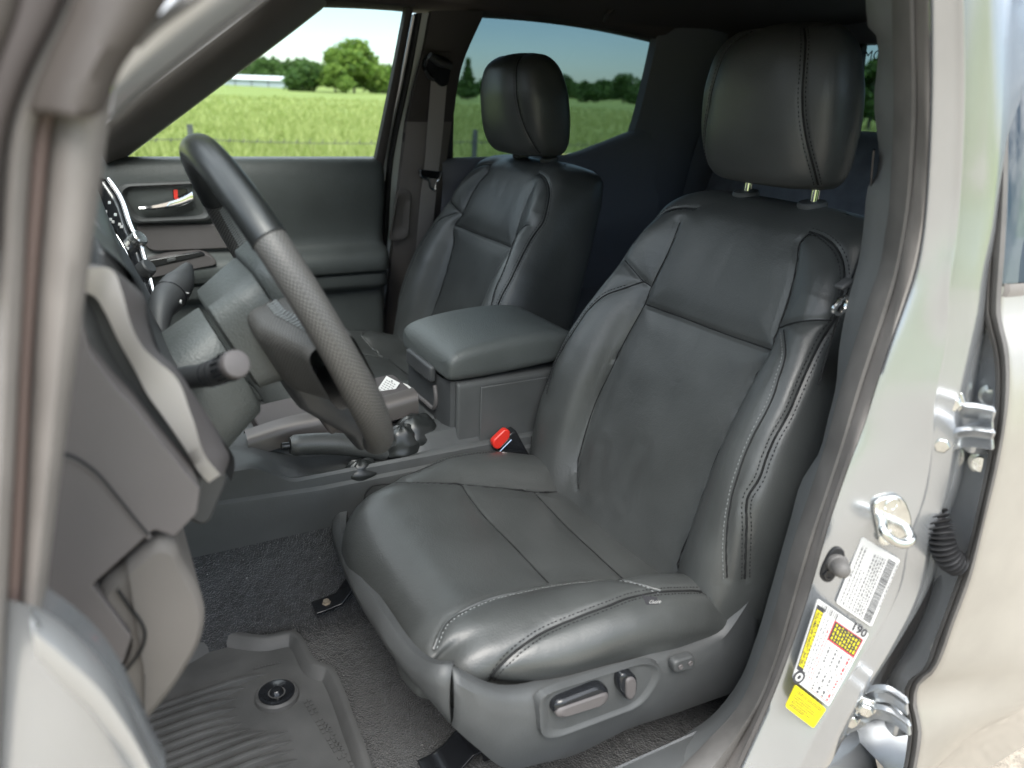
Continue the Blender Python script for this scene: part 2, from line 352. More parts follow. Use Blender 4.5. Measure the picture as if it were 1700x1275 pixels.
def tree(name, label, px, dist, top, width, leaf, n=2600, seed=1, conifer=False, group='trees beyond the pasture'):
    R = np.random.default_rng(seed); g = spot(px, dist); sc = dist/1363
    h = CAM[2]+(163+(px-850)*.04-top)*sc-g[2]; wd = width*sc
    t = empty(name, g, label=label, category='tree', group=group)
    tb = MB(); tr = max(.12, h*.028)
    path = [g+np.array([0, 0, -.1]), g+np.array([.1*tr, 0, h*.25]), g+np.array([-.4*tr, .3*tr, h*.55]), g+np.array([0, 0, h*.85])]
    tb.tube(cat(path, 9), np.linspace(tr, tr*.25, 9), 8)
    blobs = []
    if conifer:
        for k in range(9):
            q = k/8; blobs.append((0, 0, h*(.14+.8*q), max(.12*wd, wd*.5*(1-q)**.8), h*.09))
    else:
        for k in range(17):
            a = R.random()*2*pi; q = R.random(); e = R.random()**.6*wd*.40
            zz = h*(.17+.65*q); r = wd*(.085+.13*R.random())*(1.15-.5*q)
            blobs.append((cos(a)*e*(1.1-.6*q), sin(a)*e*(1.1-.6*q), zz, r, r*.8))
            if k < 6: tb.tube(cat([g+np.array([0, 0, h*(.2+.3*q)]), g+np.array([cos(a)*e*.5, sin(a)*e*.5, zz*.85]), g+np.array([cos(a)*e, sin(a)*e, zz])], 6), np.linspace(tr*.45, tr*.1, 6), 5)
        blobs.append((0, 0, h*.84, wd*.17, h*.14)); blobs.append((wd*.1, 0, h*.4, wd*.3, h*.22))
    cb = MB(); crown_mesh(cb, g, blobs, n, max(.22, wd*.028), R)
    tb.build('trunk', 'bark', t); cb.build('crown', leaf, t, smooth=False)
T = [('broadleaf_tree', 'big bright green rounded tree, tallest of those seen through the clear door glass', 588, 150, 73, 134, 'leaf_bright', 6000, 3),
     ('bushy_tree', 'low dense green tree at the right end of the white barn', 512, 146, 106, 108, 'leaf_dark', 4200, 4),
     ('bushy_tree', 'rounded mid green tree overlapping the front of the tallest bright tree', 556, 142, 112, 84, 'leaf_bright', 3600, 5),
     ('broadleaf_tree', 'small yellow green tree beside the door window frame', 634, 165, 110, 74, 'leaf_bright', 3000, 6),
     ('broadleaf_tree', 'dark green tree standing behind the barn roof end', 446, 225, 104, 70, 'leaf_dark', 3200, 7),
     ('cedar_tree', 'narrow pointed evergreen left of the passenger headrest', 776, 120, 104, 34, 'leaf_dark', 2200, 8),
     ('broadleaf_tree', 'dark tree just right of the passenger headrest', 936, 150, 126, 38, 'leaf_dark', 2000, 9),
     ('broadleaf_tree', 'widest dark tree in the tinted rear door window', 1034, 150, 125, 78, 'leaf_dark', 3200, 10),
     ('bushy_tree', 'low bushy tree between the headrest tree and the widest dark tree', 985, 148, 140, 52, 'leaf_dark', 2200, 11),
     ('broadleaf_tree', 'tree seen through the cab back window beside the lettering', 1446, 60, 108, 100, 'leaf_dark', 2600, 12)]
for nm, lb, px, ds, tp, wd, lf, n, sd_ in T: tree(nm, lb, px, ds, tp, wd, lf, n, sd_, conifer='cedar' in nm)
def far_wood():
    R = np.random.default_rng(21); b = MB()
    for px0, px1, ds, top, leaf in ((250, 520, 260, 106, 0), (440, 700, 230, 117, 1), (700, 1130, 210, 140, 1), (1380, 1520, 200, 165, 1)):
        for k in range(int((px1-px0)/4)):
            px = px0+4*k+R.uniform(-3, 3); g = spot(px, ds+R.uniform(-12, 12)); sc = ds/1363
            h = CAM[2]+(163+(px-850)*.04-top+R.uniform(-7, 4))*sc-g[2]; wd = R.uniform(17, 27)*sc
            V = []; F = []
            for i in range(230):
                q = R.random(); a = R.random()*2*pi; r = wd*.5*R.random()**.5*((1-q)**.55*1.15 if leaf == 0 else (1-q*q)**.5*1.2)
                p = g+np.array([cos(a)*r, sin(a)*r, h*(.02+.98*q)]); u = nrm(R.normal(size=3)); w_ = nrm(np.cross(u, R.normal(size=3))); s = .5*(.6+R.random())
                j = len(V); V += [p-u*s, p+w_*s*.6, p+u*s, p-w_*s*.6]; F.append((j, j+1, j+2, j+3))
            b.add(V, F, leaf)
    b.build('far_woods', ['leaf_pine', 'leaf_dark'], smooth=False, kind='stuff')
far_wood()
def barn():
    e = spot(474, 185); lf = nrm(spot(330, 196)-e); lf[2] = 0; lf = nrm(lf); bk = np.array([-lf[1], lf[0], 0]); bk = bk if bk @ ray(474, 150) > 0 else -bk
    t = empty('farm_barn', e, label='long low white roofed farm barn at the far edge of the pasture', category='barn'); Z = np.array([0, 0, 1.0])
    L, D, Hh = 46, 9, 1.45; b = MB()
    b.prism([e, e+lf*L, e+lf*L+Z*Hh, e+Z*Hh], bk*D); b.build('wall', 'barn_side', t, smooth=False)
    r = MB(); o = e+Z*(Hh+.004)-lf*.4-bk*.5
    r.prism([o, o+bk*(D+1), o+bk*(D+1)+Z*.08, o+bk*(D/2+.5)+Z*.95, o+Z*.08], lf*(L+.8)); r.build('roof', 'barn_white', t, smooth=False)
    for k in range(1, 12): p = MB(); p.box(e+lf*k*4-bk*.06+Z*Hh/2, (.09, .05, Hh/2), (lf, bk, Z)); p.build('wall_post', 'post_steel', t, smooth=False)
    s = spot(640, 170); t = empty('field_shed', s, label='tiny white shed at the foot of the small yellow green tree', category='shed')
    b = MB(); b.box(s+Z*.6, (1.1, .9, .6)); b.build('wall', 'barn_white', t, smooth=False)
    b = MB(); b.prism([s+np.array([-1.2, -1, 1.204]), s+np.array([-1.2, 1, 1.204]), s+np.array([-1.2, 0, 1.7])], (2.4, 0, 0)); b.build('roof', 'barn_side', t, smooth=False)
barn()
def fence():
    t = empty('wire_fence', (7, -1.6, 0), label='barbed wire fence on thin steel posts across the near edge of the pasture', category='fence')
    ys = [-.15-2.95*k for k in range(-2, 9)]
    for k, y in enumerate(ys):
        b = MB(); tl = random.uniform(-.03, .03); H = 1.15
        b.prism([(6.98, y-.022, -.1), (7.02, y-.022, -.1), (7.02, y-.012, -.1), (7.006, y, -.1), (7.006, y+.03, -.1), (6.994, y+.03, -.1), (6.994, y, -.1), (6.98, y-.012, -.1)], (tl, tl, H+.1))
        for j in range(18): b.box((6.978, y-.017, .2+j*.05), (.004, .005, .008))
        b.build('post', 'post_steel', t, smooth=False)
    for zz in (1.02, .74, .46):
        b = MB(); pts = []
        for y0, y1 in zip(ys[:-1], ys[1:]):
            for u in np.linspace(0, 1, 6)[:-1]: pts.append((6.975, y0+(y1-y0)*u, zz-.03*4*u*(1-u)+.01*sin(y0)))
        pts.append((6.975, ys[-1], zz)); b.tube(pts, .0042, 5)
        for q in np.arange(ys[-1], ys[0], .13):
            b.box((6.975, q, zz-.012), (.003, .004, .022), ((1, 0, 0), (0, 1, .5), (0, -.5, 1)))
        b.build('wire', 'wire', t)
fence()
# ------------------------------------------------------------------ the truck
TRUCK = empty('pickup_truck', (0, 0, 0), label='silver double cab pickup truck with black leather interior, seen through its open driver door', category='pickup truck')

# ---- seats: local frame lx = towards the outboard side, from the seat's own centre line
def sec(pts, n):
    """half section (lx, d), mirrored to a closed loop of 2n-2 points starting at the outboard back"""
    p = cat(np.array(pts, float), n); q = p[1:-1][::-1].copy(); q[:, 0] *= -1
    return np.vstack([p, q])
E_UP = np.array([-.343, .939]); N_FR = np.array([.939, .343])
def back_grid(nv, nu):
    hs = [-.04, 0, .05, .10, .15, .20, .25, .30, .35, .40, .455, .502, .53, .549, .557]
    w = pch(hs, [.226, .236, .243, .247, .249, .247, .243, .236, .227, .218, .208, .196, .182, .160, .125], np.linspace(-.04, .557, nv))
    h = np.linspace(-.04, .557, nv)
    hb = pch(hs, [.015, .02, .03, .040, .047, .05, .048, .040, .028, .014, .006, 0, 0, 0, 0], h)
    fs = pch(hs, [0, 0, 0, 0, 0, 0, 0, 0, 0, 0, -.002, -.008, -.022, -.044, -.07], h)
    T = pch(hs, [.10, .11, .12, .13, .135, .138, .14, .14, .14, .14, .138, .135, .125, .115, .105], h)
    rows = []
    for i in range(nv):
        W, B, f = w[i], hb[i], fs[i]; t = max(T[i], .034-f); a = min(.036, (t+f)*.3)
        pts = [(0, f-.007), (.06, f-.005), (.105, f-.001), (.134, f+.004), (.165, f+B*.72+.006), (W-.038, f+B+.006), (W-.012, f+B-.17*a), (W, f+B-a), (W+.004, f-1.38*a), (W-.008, -t+.83*a), (W-.045, -t), (0, -t-.005)]
        if W < .215: kx = W/.215; pts[:5] = [(x*kx, d) for x, d in pts[:5]]
        if f < -.001:
            k = min(1, -f/.03); pts = [(x, d-k*.02*(x/W)**2) for x, d in pts]
        s = sec(pts, nu//2+1)
        rows.append([(lx, *(np.array([.245, .875])+h[i]*E_UP+d*N_FR)) for lx, d in s])
    return np.array(rows)
CU_P = [(.10, .855), (.16, .868), (.22, .883), (.30, .904), (.36, .922), (.42, .938), (.48, .950), (.53, .956), (.57, .954), (.60, .943), (.620, .925), (.630, .905), (.632, .887), (.612, .872)]
def cush_grid(nv, nu):
    yz = cat([(0, *p) for p in CU_P], nv)[:, 1:]; s = np.linspace(0, 1, len(CU_P)); u = np.linspace(0, 1, nv)
    w = pch(s, [.230, .232, .235, .238, .240, .242, .242, .240, .236, .229, .220, .211, .205, .20], u)
    hb = pch(s, [.012, .016, .022, .032, .036, .036, .030, .020, .006, -.004, -.01, -.012, -.012, -.012], u)
    Tn = np.gradient(yz, axis=0); Tn /= np.linalg.norm(Tn, axis=1)[:, None]; Nn = np.stack([-Tn[:, 1], Tn[:, 0]], 1)
    rows = []
    for i in range(nv):
        W, B = w[i], hb[i]
        pts = [(0, -.011), (.06, -.009), (.11, -.004), (.142, .003), (.175, B*.75+.006), (W-.035, B+.003), (W-.012, B-.008), (W, B-.030), (W-.006, B-.055), (W-.016, -.078), (W-.022, -.10), (W-.07, -.112), (0, -.112)]
        sv = sec(pts, nu//2+1); k = 0 if u[i] < .55 else min(1, (u[i]-.55)/.3)
        n2 = Nn[i]*(1-k)+k*nrm(Nn[i]+np.array([-.0, .25]))
        dep = sv[:, 1]*np.where(sv[:, 1] < 0, 1-.3*k, 1)
        fr = -k*np.where(sv[:, 0] < 0, .052, .010)*(np.abs(sv[:, 0])/W)**2.8; sv = sv.copy(); sv[:, 0] *= np.where(sv[:, 0] < 0, 1-.085*k, 1)                                # plan view: the corners of the nose set back
        rows.append([(lx, yz[i][0]+d*n2[0]+g, yz[i][1]+d*n2[1]) for lx, d, g in zip(sv[:, 0], dep, fr)])
    return np.array(rows)
def head_grid(nv, nu):
    zs = [1.404, 1.407, 1.413, 1.424, 1.445, 1.48, 1.515, 1.547, 1.571, 1.587, 1.597, 1.601]
    hw = [.085, .098, .106, .112, .117, .120, .119, .113, .105, .092, .072, .035]
    yf = [.050, .062, .070, .078, .085, .090, .091, .088, .082, .070, .054, .036]
    yb = [-.012, -.024, -.030, -.034, -.036, -.035, -.032, -.026, -.020, -.012, -.002, .010]
    u = np.linspace(0, 1, nv); s = np.linspace(0, 1, len(zs)); Z, Wd, F, B = [pch(s, q, u) for q in (zs, hw, yf, yb)]
    th = np.linspace(0, 2*pi, nu, endpoint=False); rows = []
    for i in range(nv):
        c, sn = np.cos(th), np.sin(th); e = 2/3.4
        x = Wd[i]*np.sign(c)*np.abs(c)**e; v = np.sign(sn)*np.abs(sn)**e
        y = (F[i]+B[i])/2+v*(F[i]-B[i])/2-.012*np.clip(v, 0, 1)*(x/max(Wd[i], .01))**2*(Wd[i]/.1)
        x = x*(1-.09*np.clip(-v, 0, 1)); y = y+.014*np.clip(-v, 0, 1)
        rows.append(np.stack([x, y, np.full(nu, Z[i])], 1))
    return np.array(rows)
def to_world(g, xc, sg, yo=0, zo=0):
    q = np.array(g, float); return np.stack([xc-sg*q[..., 0], q[..., 1]+yo, q[..., 2]+zo], -1)
def bvh_of(rows):
    n, m = rows.shape[:2]; F = [(i*m+j, i*m+(j+1) % m, (i+1)*m+(j+1) % m, (i+1)*m+j) for i in range(n-1) for j in range(m)]
    return BVHTree.FromPolygons([tuple(p) for p in rows.reshape(-1, 3)], F)
def on_surface(bv, px, xc=-.37):
    """photo polyline -> local seat coordinates on the driver seat's own surface"""
    out = []
    for a, b in px:
        d = ray(a, b); h = bv.ray_cast(Vector(CAM), Vector(d))
        if h[0] is not None:
            p = np.array(h[0]); out.append((-(p[0]-xc), p[1], p[2]))
    return np.array(out)
def seam_def(bv, px, n=None, smooth=True, **k):
    p = on_surface(bv, cat([(a, b, 0) for a, b in px], 60)[:, :2] if smooth else lin(px, 60))
    if len(p) < 4: return None
    L = np.linalg.norm(np.diff(p, axis=0), axis=1); p = p[np.concatenate([[True], L > 1e-5])]
    L = np.linalg.norm(np.diff(p, axis=0), axis=1).sum()
    return dict(p=lin(p, max(8, int(L/.0016))), **k)
def cast_in(bv, P_, NN):
    Q = []
    for p, nn in zip(P_, NN):
        h = bv.ray_cast(Vector(p+nn*.012), Vector(-nn), .03); Q.append(np.array(h[0]) if h[0] is not None else p)
    Q = np.array(Q); D_ = ((Q-P_)*NN).sum(1); k = min(15, len(D_)//3*2+1)
    if k > 2: D_ = np.convolve(np.pad(D_, k//2, mode='edge'), np.ones(k)/k, mode='valid')
    return P_+NN*(D_+.0009)[:, None]
def sewn(name, rows, seams, xc, sg, yo, zo, mats, parent, soft=(), amp=.0009, seed=0, **props):
    """closed skin with seam grooves, padding between the seams and real stitches; mats = leather, seam, stitch"""
    n, m = rows.shape[:2]; V = rows.reshape(-1, 3).copy()
    du = np.roll(rows, -1, 1)-np.roll(rows, 1, 1); dv = np.gradient(rows, axis=0); N = np.cross(du, dv).reshape(-1, 3)
    N /= np.linalg.norm(N, axis=1)[:, None]+1e-12
    cen = rows.reshape(-1, 3).mean(0)
    if ((V-cen)*N).sum() < 0: N = -N
    bvl = bvh_of(rows)
    kd_pts = [(p, s) for s in seams for p in s['p']]
    D = np.full(len(V), .2); DEP = np.zeros(len(V))
    if kd_pts:
        kd = KDTree(len(kd_pts))
        for i, (p, s) in enumerate(kd_pts): kd.insert(Vector(p), i)
        kd.balance()
        for i in range(len(V)):
            _, k, d = kd.find(Vector(V[i])); D[i] = d; DEP[i] = kd_pts[k][1].get('depth', .003)
    disp = -DEP*np.exp(-(D/.0036)**2)+.004*(1-np.exp(-(D/.022)**2))*(D < .19)
    for p, dep, wd in soft:
        P_ = np.array(p); dd = np.min(np.linalg.norm(V[:, None]-P_[None], axis=2), axis=1) if len(P_) < 80 else 0
        disp += -dep*np.exp(-(dd/wd)**2)+dep*.7*np.exp(-((dd-wd*1.9)/wd)**2)
    for i in range(len(V)):
        q = Vector(V[i])*9+Vector((seed*7.1, 0, 0)); disp[i] += amp*noise.noise(q)+amp*.5*noise.noise(q*2.7)
    V2 = V+N*disp[:, None]; R2 = V2.reshape(n, m, 3)
    b = MB(); b.grid(to_world(R2, xc, sg, yo, zo), cu=True, cap=True)
    bv2 = bvh_of(R2)
    for s in seams:
        P_ = s['p']; T = np.gradient(P_, axis=0); T /= np.linalg.norm(T, axis=1)[:, None]+1e-12
        NN = []; Q = []
        for p in P_:
            h = bvl.find_nearest(Vector(p)); nn = np.array(h[1]); hb_ = bvl.find_nearest(Vector(p)); nb = np.array(hb_[1])
            j = np.argmin(((V-p)**2).sum(1)) if False else None
            if nn @ (np.array(h[0])-cen) < 0: nn = -nn
            NN.append(nn); Q.append(np.array(h[0]))
        NN = np.array(NN); Q = np.array(Q)
        for k in range(3):
            NN[1:-1] = (NN[:-2]+NN[1:-1]*2+NN[2:])/4
        NN /= np.linalg.norm(NN, axis=1)[:, None]+1e-12; Q = cast_in(bv2, P_, NN)
        if s.get('line', True):
            b.tube(to_world((Q-NN*.0006)[::3], xc, sg, yo, zo), s.get('r', .0011), 6, mat=1)
        if s.get('pipe'):
            b.tube(to_world((Q+NN*.0005)[::3], xc, sg, yo, zo), s['pipe'], 6, mat=0)
        S = np.cross(NN, T)
        for off in s.get('st', ()):
            step = .0055; L = np.concatenate([[0], np.cumsum(np.linalg.norm(np.diff(P_, axis=0), axis=1))])
            for d in np.arange(step/2, L[-1]-.002, step):
                k = min(int(np.searchsorted(L, d)), len(P_)-1); p = P_[k]+S[k]*off; h = bv2.find_nearest(Vector(p)); p = np.array(h[0]); nn = NN[k]; t = T[k]; a = S[k]
                c = p+nn*.0004; vs = [c-t*.0021, c+a*.0009, c+t*.0021, c-a*.0009, c+nn*.0009]
                b.add(to_world(vs, xc, sg, yo, zo), [(0, 1, 4), (1, 2, 4), (2, 3, 4), (3, 0, 4)], s.get('stm', 2))
    return b.build(name, mats, parent, angle=60, **props)
def mir(s):
    q = dict(s); q['p'] = s['p']*np.array([-1, 1, 1]); return q
BACK0, CUSH0, HEAD0 = back_grid(200, 236), cush_grid(170, 236), head_grid(110, 140)
bvB, bvC, bvH = [bvh_of(to_world(g, -.37, 1)) for g in (BACK0, CUSH0, HEAD0)]
SB = []
def sb(px, mirror=False, **k):
    s = seam_def(bvB, px, **k)
    if s is None: return
    SB.append(s)
    if mirror: SB.append(mir(s))
sb([(1127, 368), (1120, 387), (1112, 408), (1080, 475), (1069, 504), (1040, 557), (1013, 616), (992, 660), (976, 704), (965, 741), (957, 781), (958, 812)], depth=.004)
sb([(1341, 387), (1327, 400), (1321, 432), (1311, 480), (1290, 544), (1279, 581), (1250, 632), (1216, 701), (1189, 757), (1165, 821), (1141, 888), (1125, 928), (1124, 946)], depth=.004)
sb([(1071, 505), (1130, 526), (1190, 549), (1279, 580)], depth=.004)
sb([(1036, 431), (1052, 449), (1068, 467), (1080, 475)], depth=.003)
sb([(1290, 544), (1310, 536), (1340, 531), (1384, 531)], depth=.003)
sb([(1068, 467), (1040, 477), (1000, 492), (978, 512), (950, 552), (921, 604), (906, 655)], depth=.002, st=(.004,))
sb([(1299, 547), (1303, 590), (1295, 619), (1282, 660), (1250, 722), (1232, 765), (1213, 832), (1205, 907), (1207, 962)], depth=.0025, st=(.004,), stm=3)
sb([(1343, 383), (1365, 391), (1383, 405), (1397, 427), (1402, 448), (1399, 490), (1389, 527), (1367, 560), (1343, 608), (1325, 650), (1311, 683), (1277, 747), (1258, 800), (1243, 821), (1240, 880), (1238, 962)], depth=.0035, st=(.005, -.005), r=.0016)
SC_ = []
def scu(px, **k):
    s = seam_def(bvC, px, **k)
    if s is not None: SC_.append(s)
scu([(585, 824), (603, 813), (640, 801), (667, 799), (720, 800), (800, 806), (851, 811), (888, 816), (957, 813)], depth=.003)
scu([(719, 1078), (724, 1063), (739, 1034), (773, 1010), (816, 992), (867, 980), (928, 968), (1003, 962), (1056, 967), (1096, 980)], depth=.003, st=(.004,), stm=3, pipe=.0022)
scu([(765, 804), (800, 851), (855, 908), (912, 967)], depth=.002)
scu([(888, 818), (930, 862), (980, 910), (1037, 962)], depth=.002)
scu([(813, 1132), (832, 1106), (859, 1079), (896, 1052), (949, 1028), (1003, 1007), (1045, 991), (1093, 982), (1133, 980), (1168, 982), (1189, 995)], depth=.0035, st=(.0045, -.0045), r=.0015)
SC_.append(mir(SC_[-1]))
SH = []
for px, k in [([(1334, 41), (1336, 60), (1334, 110), (1331, 160), (1333, 200), (1341, 245), (1352, 285), (1358, 309)], dict(depth=.003, st=(.0045, -.0045), r=.0014))]:
    s = seam_def(bvH, px, **k)
    if s is not None: SH += [s, mir(s)]
SB += [mir(SB[-1])]
def seat(xc, sg, yo, hr_drop, driver, label):
    base = empty('seat', (xc, .40+yo, .70), TRUCK, label=label)
    soft = []
    if driver:
        for px in ([(1003, 742), (999, 780), (1000, 815)], [(1072, 745), (1050, 790), (1040, 830)]):
            p = on_surface(bvB, lin(px, 20))
            if len(p): soft.append((p, .0009, .011))
    BG = BACK0
    if not driver:
        d_ = (BACK0[..., 1]-.245)*.939+(BACK0[..., 2]-.875)*.343; BG = BACK0.copy(); BG[..., 1:] += (-.015*np.clip((-.025-d_)/.04, 0, 1))[..., None]*N_FR; BG[..., 0] *= 1.02
    sewn('backrest', BG, SB, xc, sg, yo, 0, ['leather', 'seam', 'stitch', 'stitch_light'], base, soft=soft, seed=1+sg)
    sewn('cushion', CUSH0, SC_, xc, sg, yo, 0, ['leather', 'seam', 'stitch', 'stitch_light'], base, seed=4+sg)
    HG = HEAD0.copy(); SHd = SH
    if not driver:
        sh_ = lambda q: q-np.array([0, .016, 0])*np.clip((.02-q[..., 1:2])/.04, 0, 1)+np.array([0, 1., 0])*(.030*np.clip((q[..., 1:2]+.035)/.125, 0, 1)*(.45+(q[..., 2:3]-1.39)/.36))
        HG = sh_(HG); SHd = [dict(s, p=sh_(s['p'])) for s in SH]
    sewn('headrest', HG, SHd, xc, sg, yo, -hr_drop, ['leather', 'seam', 'stitch', 'stitch_light'], base, amp=.0008, seed=8+sg)
    for lx in (-.062, .062):
        p = MB(); c = to_world([(lx, .000, 1.412-hr_drop)], xc, sg, yo)[0]
        p.tube([c, c+np.array([0, .003, -.06])], .0055, 14); p.build('headrest_post', 'chrome', base)
        q = MB(); c2 = to_world([(lx, .003, 1.381)], xc, sg, yo)[0]
        q.lathe(c2-np.array([0, 0, .008]), (0, 0.15, 1), [(.020, 0), (.020, .0075), (.018, .010), (.007, .0105)], 20); q.build('post_collar', 'plastic', base)
    return base
DS = seat(-.37, 1, 0, 0, True, "driver's black leather seat with raised headrest and power switches on its side")
PS = seat(.37, -1, -.03, .016, False, 'front passenger black leather seat beyond the centre console')
# ------------------------------------------------------------------ cabin shell
PWP = ((.72, 0, 1.34), (1, 0, .30)); PW = dict(plane=PWP)            # plane of the passenger side glass, leaning in
def pwo(d): return dict(plane=((.72+d, 0, 1.34), (1, 0, .30)))
def floor():
    px = [(-.70, .80), (-.69, .735), (-.66, .705), (-.45, .70), (-.22, .70), (-.165, .712), (-.145, .76), (-.128, .885), (-.06, .93), (.06, .93), (.128, .885), (.145, .76), (.165, .712), (.3, .70), (.66, .705), (.72, .76)]
    rows = []
    ys = np.concatenate([np.linspace(1.32, .95, 14), np.linspace(.92, -.98, 90)])
    prof = np.array(cat([(x, 0, z) for x, z in px], 150))
    for y in ys:
        lift = max(0, (y-1.0)/.32)**1.3*.30
        rows.append([(p[0], y, p[2]+lift+.0035*noise.noise(Vector((p[0]*9, y*9, p[2]*9)))) for p in prof])
    b = MB(); b.grid(rows); b.build('floor_carpet', 'carpet', TRUCK)
floor()
def headliner():
    rows = []
    for y in np.linspace(.52, -.98, 24):
        e = .0 if y > -.1 else (-.1-y)*.02
        rows.append([(x, y, 1.735-e-.055*(abs(x)/.64)**4) for x in np.linspace(-.64, .64, 25)])
    b = MB(); b.grid(rows); b.build('headliner', 'headliner', TRUCK)
    b = MB(); b.grid([[(x, y, 1.79-.06*(abs(x)/.66)**4-(.05*max(0, (y-.35)/.2)**2)) for x in np.linspace(-.66, .66, 25)] for y in np.linspace(.56, -1.02, 24)]); b.build('roof', 'silver_paint', TRUCK)
headliner()
# passenger A-pillar trim, reaching from the dash to the headliner
wl_ = [(182, 280), (250, 228), (330, 168), (420, 100), (500, 39), (545, 4)]; ul_ = [(150, 232), (205, 180), (280, 122), (360, 62), (430, 8), (470, -24)]
b = MB(); A1, A2 = cat(ats(wl_, **PW), 24), cat(ats(ul_, **pwo(-.07)), 24)
b.grid([A1+(A2-A1)*t+np.array([-.018*sin(pi*t), 0, 0]) for t in np.linspace(0, 1, 9)]); b.grid([A1, A1+np.array([.05, 0, -.01])]); b.grid([A2, A2+np.array([.12, .05, 0])])
b.build('windscreen_pillar', 'pillar_trim', TRUCK, label='grey trimmed windscreen pillar on the passenger side')
# header over the passenger windows
hd = [(540, 6), (600, 8), (676, 13), (740, 20), (810, 24), (900, 31), (1000, 45), (1088, 64), (1150, 80), (1230, 96)]
b = MB(); H1 = cat(ats(hd, **PW), 30); H2 = H1+np.array([-.06, 0, .05]); H0 = H1+np.array([.05, 0, -.004])
H2[:, 2] = np.maximum(H2[:, 2], 1.685)
b.grid([H0, H1, H1*.7+H2*.3+np.array([-.008, 0, -.004]), H2]); b.build('roof_rail', 'headliner', TRUCK)
gh = at(858, 20, **pwo(-.05))
b = MB(); b.tube(cat([at(1004, 34, **pwo(-.06)), at(1012, 18, **pwo(-.09)), at(1030, 6, **pwo(-.09))], 12), .006, 8); b.build('grab_handle', 'trim_dark', TRUCK)
# ---- passenger front door
D1 = empty('door', (.72, .50, .75), TRUCK, label='closed passenger front door with clear window')
fr = [(560, -30), (545, 4), (182, 280), (120, 275), (120, 300), (640, 300)]
b = MB(); b.prism(ats([(150, 300), (150, 268), (545, 2), (683, 2), (629, 290)], **pwo(.022)), (.005, 0, 0)); b.build('window_glass', 'glass_clear', D1, smooth=False)
def strip(name, L, R, m, parent, pl, thick=.02, bulge=.004, n=24, **k):
    """a moulding between two photo lines on a plane"""
    a, c = cat(ats(L, **pl), n), cat(ats(R, **pl), n); o = np.array([-1, 0, 0])
    b = MB(); b.grid([a-o*thick, a, a+(c-a)*.25+o*bulge*.8, a+(c-a)*.5+o*bulge, a+(c-a)*.75+o*bulge*.8, c, c-o*thick]); return b.build(name, m, parent, angle=50, **k)
strip('window_frame', [(622, 275), (650, 140), (675, 12)], [(637, 277), (662, 142), (686, 14)], 'trim_dark', D1, pwo(-.012))
strip('window_frame', [(540, 2), (610, 6), (688, 12)], [(538, -8), (610, -4), (690, 2)], 'trim_dark', D1, pwo(-.01))
strip('window_seal', [(150, 268), (400, 267), (637, 263)], [(150, 275), (400, 272), (637, 268)], 'rubber_black', D1, pwo(-.002), bulge=.006)
prof = [(1.350, .740), (1.350, .722), (1.346, .706), (1.334, .694), (1.31, .687), (1.28, .685), (1.245, .689), (1.205, .698), (1.170, .705), (1.148, .706), (1.137, .700), (1.130, .684), (1.122, .670), (1.108, .664), (1.088, .664), (1.079, .668), (1.077, .678), (1.071, .684), (1.068, .678), (1.045, .678), (1.034, .684), (1.022, .704), (.97, .708), (.85, .706), (.76, .71)]
def doorpanel():
    rows = []
    for y in np.linspace(.86, .206, 60):
        t = (y-.206)/.654; e = max(0, 1-(y-.206)/.02)**2*.02
        rows.append([(x+e-(.012*t**2 if 1.10 < z < 1.2 else 0), y, z) for z, x in prof])
    rows.append([(p[0]+.04, p[1]-.003, p[2]) for p in rows[-1]])
    b = MB(); b.grid(rows); b.build('trim_panel', 'plastic_soft', D1, angle=42)
doorpanel()
ins = dict(x=.688)
b = MB(); o = rr(ats([(222, 372), (390, 372), (400, 412), (246, 418)], **ins), 5, .02); b.prism(o, (.02, 0, 0)); b.build('door_insert', 'plastic_grey', D1, bevel=.003)
# handle bezel, recess, lever, lock
bz = dict(x=.676); out = rr(ats([(193, 320), (203, 306), (345, 300), (352, 306), (352, 362), (340, 366), (226, 371), (213, 362)], **bz), 4, .012)
cen = out.mean(0); inn = cen+(out-cen)*np.array([1, .84, .80]); inn[:, 0] += .004; deep = inn+np.array([.022, 0, 0]); deep = cen+np.array([.026, 0, 0])+(inn-cen)*np.array([0, .96, .94])
outb = out+np.array([.03, 0, 0])+(out-cen)*np.array([0, .03, .06])
b = MB(); b.grid([outb, out, out+(inn-out)*.5+np.array([-.004, 0, 0]), inn, deep], cu=True); b.add(deep, [tuple(range(len(deep)))]); b.build('handle_bezel', 'plastic', D1, angle=45)
b = MB(); b.prism(rr(ats([(222, 322), (272, 318), (276, 334), (268, 348), (240, 348)], x=.690), 4, .008), (.01, 0, 0)); b.build('handle_cup', 'plastic_grey', D1, bevel=.002)
hp = cat(ats([(231, 346), (255, 345), (285, 340), (306, 334), (320, 327)], x=.672), 14); b = MB()
b.grid([[p+np.array([dx, 0, dz*s]) for dx, dz in ((-.004, .0), (-.002, .007), (.006, .008), (.01, .0), (.006, -.006), (-.002, -.005))] for p, s in zip(hp, np.linspace(.45, 1.7, 14))], cu=True, cap=True); b.build('handle', 'chrome', D1)
b = MB(); b.prism(rr(ats([(286, 314), (311, 313), (312, 331), (288, 332)], x=.684), 3, .004), (.01, 0, 0)); b.build('lock_switch', 'smooth_black', D1, bevel=.0015)
b = MB(); b.prism(rr(ats([(288, 315), (295, 315), (295, 329), (289, 330)], x=.682), 3, .002), (.004, 0, 0)); b.build('lock_flag', 'red', D1)
sp = rr(ats([(244, 434), (280, 424), (338, 419), (356, 428), (362, 440), (300, 452), (246, 464)], x=.655), 4, .012)
b = MB(); b.prism(sp, (.045, 0, 0)); b.build('armrest_front', 'plastic_grey', D1, bevel=.006)
